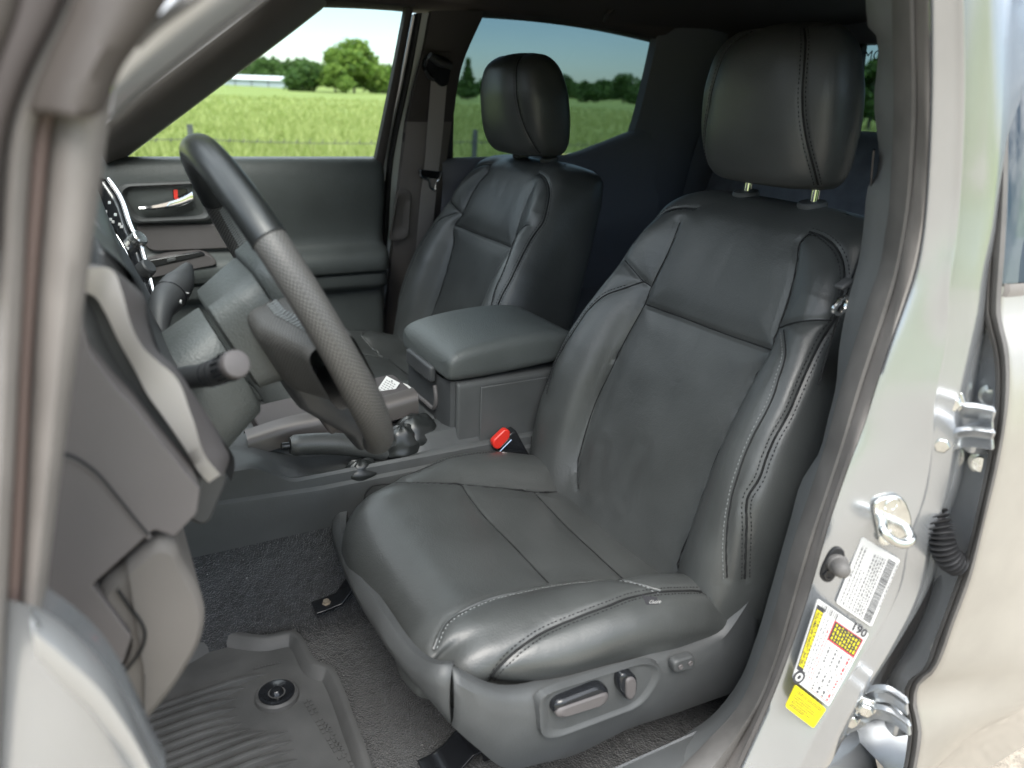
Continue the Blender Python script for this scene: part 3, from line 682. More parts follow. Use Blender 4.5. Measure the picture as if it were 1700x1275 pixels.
b = MB(); b.prism(rr(ats([(246, 432), (335, 417), (343, 424), (247, 446)], x=.653), 3, .006), (.01, 0, .0)); b.build('switch_plate', 'smooth_black', D1, bevel=.002)
b = MB(); b.prism(rr(ats([(277, 430), (292, 427), (293, 433), (278, 436)], x=.6515), 3, .002), (.004, 0, 0)); b.build('window_switch', 'plastic', D1, bevel=.0015)
# ---- passenger B-pillar
PB = empty('door_pillar', (.70, .13, .75), TRUCK, label='passenger side pillar between the front and rear doors')
def vline(pts): return pts
lw = [(637, 268), (662, 142), (686, 16)]
strip('door_edge', [(637, 300), (637, 268), (662, 142), (685, 24)], [(645, 300), (645, 268), (672, 132), (692, 30), ], 'silver_paint', PB, pwo(.0), bulge=.002)
strip('door_seal', [(610, 620), (628, 480), (636, 380), (645, 268), (672, 132), (692, 22)], [(618, 620), (637, 480), (645, 380), (653, 268), (681, 132), (701, 22)], 'rubber_black', PB, pwo(-.01), bulge=.007)
strip('jamb', [(618, 620), (637, 480), (645, 380), (652, 268), (681, 132), (700, 22)], [(630, 620), (648, 480), (655, 380), (668, 270), (696, 140), (718, 22)], 'jamb_brightened', PB, pwo(-.004), bulge=.002)
strip('upper_trim', [(667, 275), (676, 200), (697, 120), (717, 18)], [(741, 275), (752, 200), (767, 110), (806, 18)], 'trim_dark', PB, pwo(-.022), bulge=.012)
strip('lower_trim', [(628, 640), (646, 480), (655, 380), (668, 270), (676, 202)], [(720, 640), (726, 480), (732, 380), (741, 270), (750, 202)], 'pillar_trim', PB, pwo(-.026), bulge=.014, n=30)
# finger recess pressed into the lower trim
ro = rr(ats([(660, 312), (684, 316), (679, 396), (645, 402), (648, 380)], **pwo(-.0415)), 5, .02); c_ = ro.mean(0)
b = MB(); b.grid([ro, c_+(ro-c_)*.86+np.array([-.003, 0, 0]), c_+(ro-c_)*.7+np.array([.004, 0, 0]), c_+(ro-c_)*.4+np.array([.007, 0, 0])], cu=True); q_ = c_+(ro-c_)*.4+np.array([.007, 0, 0]); b.add(q_, [tuple(range(len(q_)))]); b.build('finger_recess', 'pillar_trim', PB, angle=70)
# height slider with the belt guide
b = MB(); b.prism(rr(ats([(704, 84), (752, 86), (735, 158), (676, 200), (686, 150)], **pwo(-.040)), 4, .008), (.012, 0, 0)); b.build('slider_cover', 'trim_dark', PB, bevel=.002)
# ---- passenger seat belt
BT = empty('seat_belt', (.655, .13, .9), TRUCK, label='grey seat belt hanging on the passenger side pillar')
L = ats([(716, 132), (709, 220), (704, 283), (698, 330), (692, 400), (686, 460)], **pwo(-.058)); R = ats([(742, 138), (735, 220), (728, 285), (723, 330), (716, 400), (710, 460)], **pwo(-.058))
L, R = cat(L, 30), cat(R, 30); b = MB(); b.grid([L, L*.5+R*.5+np.array([-.001, 0, 0]), R, R+np.array([.0015, 0, 0]), L*.5+R*.5+np.array([.0005, 0, 0]), L+np.array([.0015, 0, 0])], cv=True); b.build('webbing', 'belt', BT, angle=60)
g0 = dict(**pwo(-.064)); gl = rr(ats([(709, 92), (722, 88), (748, 98), (750, 112), (745, 142), (733, 145), (716, 128), (704, 112)], **g0), 4, .01)
b = MB(); b.prism(gl, (.022, 0, 0)); b.build('belt_guide', 'smooth_black', BT, bevel=.005)
b = MB(); b.tube(cat(ats([(713, 92), (730, 104), (749, 110)], **pwo(-.07)), 10), .0085, 10); b.tube(cat(ats([(707, 118), (713, 128), (720, 133)], **pwo(-.07)), 8), .004, 8); b.build('guide_cover', 'plastic_dark', BT)
tb = cat(ats([(697, 281), (698, 292), (712, 300), (715, 312), (722, 315), (724, 303), (730, 296), (733, 284)], **pwo(-.066)), 30)
b = MB(); b.tube(tb, .0032, 8); b.build('buckle_tongue', 'chrome', BT)
b = MB(); b.prism(rr(ats([(697, 281), (731, 285), (728, 298), (702, 294)], **pwo(-.064)), 3, .004), (.012, 0, 0)); b.build('tongue_cover', 'smooth_black', BT, bevel=.002)
# ---- passenger rear door
D2 = empty('door', (.72, -.3, .75), TRUCK, label='closed passenger rear door with tinted window')
rw = rr(ats([(736, 266), (764, 110), (772, 70), (790, 32), (812, 23), (900, 30), (1000, 44), (1090, 64), (1089, 76), (1054, 206), (1046, 220), (955, 254), (860, 262)], **pwo(.02)), 3, .02)
b = MB(); b.prism(rw, (.005, 0, 0)); b.build('window_glass', 'glass_tint', D2, smooth=False)
fo = lambda k, z: rr(ats([(736+k, 264+k), (763-k, 110), (771-k, 70), (788-k, 31-k), (812, 23-k), (900, 30-k), (1000, 44-k), (1090+k, 64-k), (1090+k, 76), (1056+k, 206), (1048+k, 221+k), (957, 255+k), (860, 262+k)], **pwo(z)), 3, .02)
b = MB(); b.grid([fo(0, .018), fo(0, -.004), fo(7, -.012), fo(16, -.008), fo(16, .02)], cu=True); b.build('window_frame', 'trim_dark', D2, angle=50)
rows = []
top = cat(ats([(728, 270), (800, 268), (880, 266), (950, 262), (1000, 244), (1052, 224), (1090, 214)], **pwo(-.012)), 40)
for p in top: p = p+np.array([-.012, 0, .010]); rows.append([(p[0]+.03, p[1], p[2]), p, (p[0]-.012, p[1], p[2]-.012), (p[0]-.014, p[1], p[2]-.06), (p[0]+.0, p[1], p[2]-.16), (p[0]-.03, p[1], p[2]-.2), (p[0]-.03, p[1], p[2]-.25), (p[0], p[1], p[2]-.30), (.70, p[1], .74)])
b = MB(); b.grid(rows); b.build('trim_panel', 'fabric_dark', D2, angle=50)
# ---- rear of the cab
CP = empty('cab_back', (.3, -.95, .75), TRUCK, label='back wall of the cab with its window')
cpl = [(1096, 40), (1092, 60), (1074, 140), (1056, 208), (1040, 250), (1010, 330), (985, 420), (975, 500)]
a = cat(ats(cpl, **pwo(-.012)), 24); a = np.vstack([a[:1]+np.array([0, 0, .06]), a, a[-1:]+np.array([0, 0, -.25])]); c = a.copy(); c[:, 1] = -.96; c[:, 0] = np.minimum(c[:, 0], .70)
b = MB(); b.grid([a+np.array([.03, 0, 0]), a, a+(c-a)*.12+np.array([-.03, 0, 0]), a+(c-a)*.3+np.array([-.045, 0, 0]), a+(c-a)*.5+np.array([-.03, 0, 0]), a+(c-a)*.56+np.array([-.012, 0, 0]), a+(c-a)*.8+np.array([-.02, 0, 0]), c+np.array([-.06, 0, 0])]); b.build('corner_trim', 'fabric_dark', CP)
zt, zb = 1.664, 1.42
def ring(o, i, y0, th):
    b = MB(); b.grid([o, i, [p+np.array([0, -th, 0]) for p in i], [p+np.array([0, -th, 0]) for p in o]], cu=True, cv=True); return b
WO = [np.array(p) for p in [(.72, -.95, .70), (.72, -.95, 1.72), (-.72, -.95, 1.72), (-.72, -.95, .70)]]
WI = [np.array(p) for p in [(.372, -.95, zb), (.372, -.95, zt), (-.50, -.95, zt), (-.55, -.95, zb)]]
ring(WO, WI, 0, .05).build('wall', 'fabric_dark', CP, smooth=False)
b = MB(); b.prism([p+np.array([0, -.02, 0]) for p in WI], (0, -.005, 0)); b.build('window_glass', 'glass_tint', CP, smooth=False)
for x0, x1 in ((.318, .300), (-.12, -.12)):
    b = MB(); b.prism([(x1, -.945, zb), (x1-.022, -.945, zb), (x0-.022, -.945, zt), (x0, -.945, zt)], (0, -.02, 0)); b.build('window_divider', 'rubber_black', CP, smooth=False)
def text_mb(b, s, org, ux, uy, size, mat=0, lift=0, spacing=1.0, bold=0):
    """lettering as flat faces: baseline from org along ux, letters up along uy (unit vectors, metres)"""
    cu = bpy.data.curves.new('lettering', 'FONT'); cu.body = s; cu.size = 1; cu.space_character = spacing; cu.resolution_u = 2; cu.offset = bold
    o = bpy.data.objects.new('lettering', cu); COL.objects.link(o)
    me = bpy.data.meshes.new_from_object(o.evaluated_get(bpy.context.evaluated_depsgraph_get()))
    ux, uy = nrm(ux), nrm(uy); n = np.cross(ux, uy); org = np.array(org, float)
    V = [org+ux*v.co.x*size+uy*v.co.y*size+n*lift for v in me.vertices]; wdt = max((v.co.x for v in me.vertices), default=0)*size
    b.add(V, [tuple(p.vertices) for p in me.polygons], mat)
    bpy.data.objects.remove(o); bpy.data.curves.remove(cu); bpy.data.meshes.remove(me); return wdt
b = MB(); text_mb(b, "MO", at(1432, 101, y=-.962), (-1, 0, 0), (0, 0, 1), .036); b.build('lettering', 'ink', CP, smooth=False)
RB = empty('rear_bench', (0, -.5, .7), TRUCK, label='dark rear bench seat behind the front seats')
def bench(x0, x1, name):
    rows = []
    for z, y, t in ((.95, -.62, 1), (1.05, -.65, 1), (1.2, -.70, 1), (1.32, -.745, 1), (1.40, -.78, .97), (1.44, -.81, .93), (1.455, -.85, .85), (1.44, -.90, .8)):
        c, h = (x0+x1)/2, (x1-x0)/2*t; rows.append([(c+h*u, y-.035*abs(u)**5+.014*cos(u*pi), z) for u in np.linspace(-1, 1, 21)])
    b = MB(); b.grid(rows); b.build(name, 'bench_fabric', RB)
bench(.02, .62, 'backrest'); bench(-.62, .015, 'backrest')
for cx in (.36, -.34):
    b = MB(); b.grid([[(cx+.13*s*np.sign(cos(t))*abs(cos(t))**.5, -.83+.05*s*np.sign(sin(t))*abs(sin(t))**.5, z) for t in np.linspace(0, 2*pi, 24, endpoint=False)] for z, s in ((1.435, .8), (1.45, .95), (1.5, 1), (1.55, .97), (1.575, .85), (1.582, .5))], cu=True, cap=True); b.build('headrest', 'bench_fabric', RB)
b = MB(); b.grid([[(x, y, z+.01*cos(x*9)) for x in np.linspace(-.64, .64, 30)] for y, z in ((-.64, .97), (-.5, .98), (-.3, .985), (-.2, .965), (-.16, .92), (-.15, .80))]); b.build('cushion', 'fabric_dark', RB)
sbL = cat([at(1155, 150, y=-.84), at(1135, 200, y=-.80), at(1112, 250, y=-.76), at(1060, 345, y=-.70)], 20); b = MB(); b.grid([sbL, sbL+np.array([-.045, 0, 0]), sbL+np.array([-.045, -.002, 0]), sbL+np.array([0, -.002, 0])], cv=True); b.build('webbing', 'belt', RB)
# ---- centre console
CC = empty('centre_console', (0, .45, .88), TRUCK, label='black centre console between the front seats')
def rsec(x0, x1, z0, z1, y, r, crown=0, n=6):
    P_ = rr([(x0, y, z0), (x1, y, z0), (x1, y, z1), (x0, y, z1)], n, r); c = (x0+x1)/2; h = (x1-x0)/2
    P_[:, 2] += np.where(P_[:, 2] > (z0+z1)/2, crown*(1-((P_[:, 0]-c)/h)**2), 0); return P_
rows = [rsec(-.115, .080, 1.078, 1.094, .404, .010), rsec(-.120, .085, 1.070, 1.108, .400, .014), rsec(-.122, .087, 1.068, 1.117, .388, .018, .003), rsec(-.123, .088, 1.068, 1.124, .36, .019, .006), rsec(-.123, .088, 1.070, 1.131, .30, .019, .008), rsec(-.123, .088, 1.074, 1.134, .24, .019, .008), rsec(-.122, .087, 1.078, 1.131, .18, .018, .006), rsec(-.118, .083, 1.082, 1.120, .155, .014, .003), rsec(-.11, .075, 1.088, 1.106, .148, .008)]
b = MB(); b.grid(rows, cu=True, cap=True); b.build('armrest_lid', 'plastic_soft', CC, sub=1, angle=80)
b = MB(); b.box((-.01, .405, 1.066), (.055, .006, .014)); b.build('lid_latch', 'plastic_dark', CC, bevel=.004)
rows = [rsec(-.118, .098, .84, 1.066, y, .012) for y in (.385, .38, .30, .2, .155)]
b = MB(); b.grid(rows, cu=True, cap=True); b.build('storage_box', 'plastic', CC, bevel=.004)
b = MB(); b.prism([(-.1195, .345, 1.055), (-.1195, .162, 1.055), (-.1195, .162, .86), (-.1195, .345, .86)], (-.003, 0, 0)); b.build('side_panel', 'plastic', CC, bevel=.002)
b = MB()   # pedestal below the lid
Lp = ats([(700, 600), (712, 640), (722, 680), (742, 700), (748, 735)], y=.40); 
b.grid([[p+np.array([dx, dy, 0]) for dx, dy in ((.15, .0), (.0, .0), (-.02, -.006), (-.03, -.03))] for p in [np.array([-.085, .398, z]) for z in (1.066, 1.03, .99, .95, .88)]]); b.build('front_panel', 'plastic_dark', CC)
b = MB(); pk = [np.array([x, .4, z]) for x, z in ((-.06, 1.045), (-.066, 1.025), (-.06, 1.005), (-.02, 1.0), (.05, 1.0))]; b.tube(cat(pk, 24), .004, 8); b.build('pocket_rim', 'plastic_grey', CC)
# long lower body: near side wall with its creases, deck and hand brake well
ys = np.linspace(.90, .17, 60); rows = []
for y in ys:
    k = np.clip((.70-y)/.08, 0, 1)*np.clip((y-.44)/.04, 0, 1); fr = np.clip((y-.62)/.2, 0, 1)
    zt = .985+.02*fr; lip = .958-.0*k+.035*np.clip((y-.66)/.05, 0, 1)
    well = .955*k+zt*(1-k)
    rows.append([(-.136, y, .865), (-.139, y, .90), (-.140, y, .930+.012*fr), (-.139, y, .936+.012*fr), (-.133, y, .940+.012*fr), (-.132, y, lip-.004), (-.128, y, lip), (-.120, y, lip+.001-.004*k), (-.112, y, well-.006*k), (-.085, y, well-.004*k), (-.062, y, well+.002*k), (-.056, y, zt-.004), (-.050, y, zt), (.05, y, zt), (.11, y, zt-.01), (.13, y, .95), (.134, y, .86)])
b = MB(); b.grid(rows); b.build('console_body', 'plastic', CC, angle=40)
# trim band along the deck, cup holders
t0 = cat([at(412, 741, x=-.07), at(480, 719, x=-.07), at(560, 702, x=-.07), at(640, 683, x=-.07), at(695, 667, x=-.07)], 24); up = np.array([.008, 0, .014])
b = MB(); b.grid([t0+np.array([.0, 0, -.02]), t0, t0+up*.5+np.array([-.002, 0, .001]), t0+up, t0+up+np.array([.016, 0, .003]), t0+up+np.array([.024, 0, -.006])]); b.build('deck_trim', 'bronze_trim', CC, angle=50)
dk = MB(); q0, q1 = t0[2]+np.array([.02, 0, .01]), t0[-1]+np.array([.02, 0, .01])
dk.prism(rr([q0, q1, q1+np.array([.10, 0, .0]), q0+np.array([.10, 0, 0])], 4, .01), (0, 0, -.05)); dk.build('deck', 'trim_dark', CC, bevel=.003)
cc_ = at(640, 650, x=-.005); b = MB(); b.lathe(cc_+np.array([0, 0, -.05]), (0, 0, 1), [(.001, 0), (.036, 0), (.039, .05), (.041, .053), (.044, .053), (.045, .049)], 32); b.build('cup_holder', 'silver_trim', CC, angle=50)
b = MB(); b.lathe(cc_+np.array([0, 0, -.049]), (0, 0, 1), [(.001, 0), (.0355, 0), (.0385, .049)], 32); b.build('cup_liner', 'rubber_black', CC)
# crumpled boots of the shift lever and hand brake
def boot(name, c, r, h, seed, sx=1):
    R = np.random.default_rng(seed); rows = []; n = 22
    for i, (q, s) in enumerate([(0, 1), (.12, 1.02), (.3, .9), (.45, .98), (.6, .72), (.78, .7), (.92, .42), (1, .2)]):
        rows.append([np.array(c)+np.array([r*s*sx*cos(t)*(1+.24*noise.noise(Vector((cos(t)*2, sin(t)*2, i*.9+seed)))), r*s*sin(t)*(1+.24*noise.noise(Vector((sin(t)*2, cos(t)*2, i*.8+seed)))), h*q+.012*noise.noise(Vector((3*cos(t), 3*sin(t), i+seed)))]) for t in np.linspace(0, 2*pi, n, endpoint=False)])
    b = MB(); b.grid(rows, cu=True, cap=True); return b.build(name, 'gloss_leather', CC, smooth=True, angle=80, sub=1)
boot('shift_boot', at(690, 745, x=-.085), .048, .062, 3, .75); boot('shift_boot', at(668, 752, x=-.1), .035, .05, 9, .7)
boot('brake_boot', at(600, 795, x=-.118), .034, .034, 5, .6)
HBK = empty('parking_brake', (-.1, .6, .96), TRUCK, label='black hand brake lever lying in the console beside the driver seat')
hp = cat([at(481, 740, x=-.10), at(520, 737, x=-.10), at(560, 737, x=-.10), at(600, 742, x=-.10), at(640, 752, x=-.10)], 24)
b = MB(); b.tube(hp, pch([0, .04, .12, .6, .8, 1], [.0125, .016, .0165, .0175, .0165, .013], np.linspace(0, 1, 24)), 18); b.build('grip', 'leather_side', HBK)
b = MB(); b.tube([at(480, 740, x=-.10), at(472, 741, x=-.10), at(467, 741, x=-.10)], [.006, .006, .0055], 14); b.build('release_button', 'smooth_black', HBK)
BK = empty('belt_buckle', at(850, 750, x=-.135), TRUCK, label='black belt buckle with a red release button beside the driver cushion')
ux = nrm(at(862, 766, x=-.135)-at(834, 716, x=-.135)); ax = nrm(np.cross(ux, [1, 0, 0])); xx = np.cross(ax, ux); c0 = at(848, 742, x=-.135)
b = MB(); b.box(c0+ux*.012, (.010, .042, .020), (xx, ux, ax)); b.build('body', 'smooth_black', BK, bevel=.004)
b = MB(); b.prism(rr(ats([(818, 733), (840, 712), (848, 716), (846, 728), (828, 747), (820, 744)], x=-.147), 3, .004), (.012, 0, 0)); b.build('release_button', 'red', BK, bevel=.002)
b = MB(); b.tube(ats([(830, 749), (849, 730)], x=-.147), .0012, 6); b.build('edge_trim', 'chrome', BK)
# paper tag in the cup holder: a thing of its own
tg = at(644, 643, x=-.012); a1 = nrm(at(637, 660, x=-.012)-at(650, 634, x=-.012)); n_ = nrm(nrm(CAM-tg)+np.array([0, 0, .6])); a1 = nrm(a1-n_*(a1 @ n_)); a2 = np.cross(n_, a1)
b = MB(); b.prism([tg+a1*.017+a2*.013, tg+a1*.017-a2*.013, tg-a1*.017-a2*.013, tg-a1*.017+a2*.013], np.cross(a1, a2)*.0006, 0)
nn = np.cross(a1, a2); nn = nn if nn @ (CAM-tg) > 0 else -nn
for k in range(6):
    for j in range(4):
        b.box(tg+nn*.0012-a1*(.010-.0042*k)+a2*(-.008+.005*j), (.0007, .0016, .0001), (a1, a2, nn), 1)
b.lathe(tg+nn*.001-a1*.013, nn, [(.0016, 0), (.0016, .0004)], 10, 1)
o = b.build('key_tag', ['paper', 'grey_ink'], None, smooth=False); o['label'] = 'white printed paper tag lying in the console cup holder'; o['category'] = 'tag'
# ------------------------------------------------------------------ driver seat base, controls, rails
STR = DS
def skirt():
    rg = [np.array([-.112, .50, .905]), at(561, 848, y=.592), at(558, 868, y=.602), at(566, 900, y=.613), at(579, 938, y=.625), at(600, 982, y=.635), at(627, 1025, y=.641), at(656, 1070, y=.640), at(690, 1104, y=.636), at(722, 1118, y=.627), at(749, 1120, x=-.598)]
    rg2 = [at(749, 1120, x=-.598), at(800, 1146, x=-.606), at(840, 1156, x=-.609), at(917, 1146, x=-.611), at(1000, 1119, x=-.612), at(1077, 1095, x=-.612), at(1147, 1076, x=-.612), at(1195, 1050, x=-.612), at(1227, 1007, x=-.612), at(1250, 968, x=-.612)]
    bt = [np.array([-.116, .50, .84]), at(567, 886, y=.587), at(569, 906, y=.597), at(576, 935, y=.606), at(589, 966, y=.616), at(606, 1000, y=.626), at(637, 1052, y=.632), at(672, 1104, y=.632), at(707, 1150, y=.626), at(730, 1178, y=.616), at(749, 1200, x=-.590)]
    bt2 = [at(749, 1200, x=-.590), at(790, 1236, x=-.600), at(846, 1272, x=-.604), at(900, 1262, x=-.606), at(949, 1250, x=-.606), at(1040, 1207, x=-.606), at(1120, 1180, x=-.606), at(1179, 1159, x=-.606), at(1215, 1146, x=-.606), at(1250, 1130, x=-.606)]
    n = 40
    for ri, bi, nm in ((rg, bt, 'front_trim'), (rg2, bt2, 'side_trim')):
        A, B = cat(ri, n), cat(bi, n)
        if nm == 'side_trim': A[:, 0] -= .004; B[:, 0] -= .002
        else: A[:, 1] += .004*np.linspace(1, 0, n); B[:, 1] += .003*np.linspace(1, 0, n)
        pass; cen = np.array([-.37, .40, .86]); rows = []
        out = A-cen; out[:, 2] = 0
        T = np.gradient(A, axis=0); T[:, 2] = 0; O = np.stack([-T[:, 1], T[:, 0], 0*T[:, 0]], 1); O /= np.linalg.norm(O, axis=1)[:, None]+1e-9
        O *= np.sign((O*out).sum(1))[:, None]
        lipw = .017 if nm == 'front_trim' else np.linspace(.017, .03, n)[:, None]
        Z = np.array([0, 0, 1.0])
        R = [A-O*lipw-Z*.035, A-O*lipw+Z*.001, A-O*(lipw*.5)+Z*.0035, A-O*.004+Z*.001, A-Z*.005+O*.001]
        for q in (.25, .5, .75): R.append(A+(B-A)*q+O*.006*sin(pi*q))
        R += [B, B-O*.006-Z*.002, B-O*.02]
        if nm == 'side_trim': R = [r.copy() for r in R]
        g = np.array(R)
        if nm == 'front_trim': g[:, -1] -= (A[-1]-A[-2])/np.linalg.norm(A[-1]-A[-2])*.0004
        else: g[:, 0] += (A[1]-A[0])/np.linalg.norm(A[1]-A[0])*.0010
        b = MB(); b.grid(g); b.build(nm, 'plastic', STR, angle=40, solid=.003)
skirt()
sd_ = lambda dx: dict(x=-.612-dx)
# pressed switch recess: rim, slope, floor
ro = rr(ats([(900, 1222), (896, 1160), (922, 1146), (1068, 1100), (1092, 1104), (1098, 1120), (1080, 1152), (1058, 1174), (925, 1224)], x=-.6235), 5, .014); c_ = ro.mean(0); dx = np.array([1, 0, 0])
b = MB(); b.grid([c_+(ro-c_)*1.05+dx*.008, c_+(ro-c_)*1.02-dx*.001, ro-dx*.0012, c_+(ro-c_)*.955+dx*.000, c_+(ro-c_)*.90+dx*.0025, c_+(ro-c_)*.86+dx*.003], cu=True); q_ = c_+(ro-c_)*.86+dx*.003; b.add(q_, [tuple(range(len(q_)))]); b.build('switch_panel', 'plastic', STR, angle=60)
def knob(pxs, x0, th, name, m='plastic_dark', rad=.01):
    o = rr(ats(pxs, x=x0), 5, rad); c = o.mean(0); b = MB()
    b.grid([o+dx*th, o+dx*th*.25, c+(o-c)*.94+dx*th*.08, c+(o-c)*.80+dx*0], cu=True); q = c+(o-c)*.80; b.add(q, [tuple(range(len(q)))]); return b.build(name, m, STR, angle=50)
knob([(919, 1186), (925, 1168), (1000, 1138), (1014, 1146), (1014, 1162), (1006, 1172), (932, 1194)], -.632, .022, 'seat_switch', 'smooth_black')
knob([(923, 1190), (930, 1178), (1010, 1150), (1013, 1160), (1006, 1171), (933, 1194)], -.6345, .01, 'switch_face', 'plastic_grey', .007)
knob([(1029, 1128), (1036, 1118), (1054, 1119), (1060, 1130), (1057, 1156), (1048, 1166), (1036, 1158), (1029, 1146)], -.632, .012, 'recline_switch', 'smooth_black', .009)
knob([(1040, 1130), (1050, 1124), (1058, 1130), (1056, 1156), (1047, 1165), (1040, 1158)], -.6345, .008, 'switch_face', 'plastic_grey', .006)
knob([(1119, 1104), (1124, 1098), (1152, 1089), (1155, 1094), (1154, 1108), (1150, 1111), (1124, 1118), (1120, 1116)], -.6305, .010, 'lumbar_switch', 'plastic', .004)
for p in ((1130, 1107), (1146, 1101)):
    b = MB(); b.lathe(at(*p, x=-.6308), (-1, 0, 0), [(.0035, 0), (.003, .0012), (.0005, .0004)], 14); b.build('lumbar_dimple', 'plastic_grey', STR)
# fabric maker's tag on the cushion side
pt = [Vector(at(1074, 990, x=-.612))]
ta = ats([(1066, 989), (1091, 992), (1094, 1003), (1074, 1004)], x=-.628); b = MB(); b.prism(ta, (.001, 0, 0)); b.build('sewn_tag', 'ink', STR, smooth=False)
b = MB(); ux = nrm(ta[2]-ta[3]); uy = nrm(np.cross(np.array([-1., 0, 0]), ux)); text_mb(b, "Clazzio", ta[3]+np.array([-.0008, 0, 0])+ux*.001+uy*.002, ux, uy, .0062); b.build('tag_lettering', 'paper', STR, smooth=False)
# seat rail feet
fl = .705
def rail(px, ln, name):
    p = at(*px, z=.735); b = MB()
    b.box(p+np.array([0, -ln/2, 0]), (.024, ln/2, .012)); b.box(p+np.array([0, -ln/2, .016]), (.016, ln/2-.01, .008)); b.box(p+np.array([-.02, -ln/2, .004]), (.003, ln/2, .022)); b.box(p+np.array([.022, -ln/2, .004]), (.003, ln/2, .020))
    b.build(name, 'smooth_black', STR, bevel=.003)
    q = p+np.array([0, .02, -.012]); b = MB(); b.grid([[q+np.array([x, y, z]) for x in (-.024, -.018, 0, .018, .024)] for y, z in ((-.03, .016), (-.005, .014), (.015, -.004), (.035, -.012), (.05, -.013))]); b.build('rail_foot', 'smooth_black', STR, solid=.004, bevel=.001)
rail((790, 1228), .42, 'seat_rail')
p = np.array([-.165, .572, .802])
b = MB(); b.grid([[p+np.array([x, y, z]) for x in (-.016, 0, .016)] for y, z in ((-.25, .0), (-.02, .0), (.0, -.004), (.02, -.03), (.035, -.048), (.06, -.052), (.075, -.053))]); b.build('rail_foot', 'smooth_black', STR, solid=.004, bevel=.001)
b = MB(); b.lathe(p+np.array([0, .055, -.050]), (0, .1, 1), [(.007, 0), (.007, .0015), (.005, .002), (.005, .006), (.0035, .0065)], 6); b.build('bolt', 'rust_bolt', STR)
# ------------------------------------------------------------------ floor mat
def floormat():
    re = [(475, 1046), (492, 1047), (504, 1058), (520, 1093), (534, 1101), (551, 1103), (560, 1118), (574, 1150), (590, 1195), (606, 1235), (622, 1290)]
    inn = [(300, 1080), (345, 1052), (375, 1045), (410, 1051), (440, 1055), (475, 1046)]
    zf = .722; A = [at(*q, z=zf+.012) for q in inn]+[at(*q, z=zf+.012) for q in re[1:]]
    A = np.array([np.array([.02-.12, 1.2, zf+.012])*0+A[0]+np.array([-.01, .30, 0])]+A+[A[-1]+np.array([-.20, .0, 0]), A[-1]+np.array([-.20, .45, 0])])
    o = rr(A, 4, .02); c = o.mean(0); Z = np.array([0, 0, 1.0])
    def inset(o, d):
        T = np.roll(o, -1, 0)-np.roll(o, 1, 0); T[:, 2] = 0; N = np.stack([-T[:, 1], T[:, 0], 0*T[:, 0]], 1); N /= np.linalg.norm(N, axis=1)[:, None]+1e-9
        if ((c-o)*N).sum() < 0: N = -N
        return o+N*d
    b = MB(); b.grid([inset(o, -.002)-Z*.018, o, inset(o, .006)+Z*.001, inset(o, .010)-Z*.001, inset(o, .018)-Z*.016], cu=True); fz = zf-.0041
    for x0, x1, y0_, y1_ in ((-.70, -.262, .655, 1.14), (-.262, -.092, .676, 1.14)): b.add([(x0, y0_, fz), (x1, y0_, fz), (x1, y1_, fz), (x0, y1_, fz)], [(0, 1, 2, 3)])
    F = lambda px, py, dz=0: at(px, py, z=zf-.004+dz)
    # ribs run fore and aft, each with a pointed tip
    dirv = nrm(F(330, 1160)-F(430, 1125)); dirv[2] = 0; dirv = nrm(dirv); side = np.array([-dirv[1], dirv[0], 0])
    tips = [(443, 1118), (408, 1141), (394, 1159), (391, 1175), (393, 1189), (401, 1200), (416, 1210), (444, 1213), (478, 1215), (484, 1230), (488, 1245), (494, 1261), (500, 1279), (506, 1297)]
    for tp in tips:
        t = F(*tp); L = .62
        rows = []
        for s, wd, hh in ((0, .0005, .0008), (.02, .003, .006), (.05, .0042, .0095), (L, .0042, .0095)):
            q = t+dirv*s; rows.append([q-side*wd*1.1-Z*.001, q-side*wd*.9+Z*hh*.85, q+Z*hh, q+side*wd*.9+Z*hh*.85, q+side*wd*1.1-Z*.001])
        b.grid(rows)
    for k in range(0, 3):
        q0 = F(323+64*k-64, 1160+0*k, .002)
    for k, tp in enumerate(tips[:-2]):
        t = F(*tp)
        for s in (.13, .25, .37):
            q = t+dirv*(s-.05*k*.0)+side*.008; b.box(q+Z*.0015, (.0018, .006, .0018), (dirv, side, Z))
    # raised lettering along the rear edge, kept as worn unreadable dashes
    for k, (x0, y0) in enumerate([(506, 1165), (513, 1162), (541, 1200)]):
        for j in range(16):
            q = F(x0+6.2*j*.62, y0+6.2*j, .0015)
            if j % 5 != 4: b.box(q, (.0022, .0026, .0006), (dirv, side, Z))
    for j in range(9):
        q = F(422+5.2*j, 1109-1.3*j, .0015); b.box(q, (.002, .0024, .0006), (dirv, side, Z))
    o_ = b.build('floor_mat', 'mat_rubber', None, angle=50); o_['label'] = 'grey ribbed rubber floor mat in the driver footwell'; o_['category'] = 'floor mat'
    h = F(460, 1157); b = MB(); b.lathe(h, (0, 0, 1), [(.030, -.002), (.029, .006), (.026, .009), (.024, .008)], 32); b.build('hook_rim', 'mat_rubber', o_)
    b = MB(); b.lathe(h+Z*.004, (0, 0, 1), [(.0245, 0), (.024, .0055), (.021, .007), (.014, .0055), (.010, .003), (.008, .008), (.006, .010), (.001, .0105)], 32); b.build('retaining_clip', 'smooth_black', o_)
floormat()
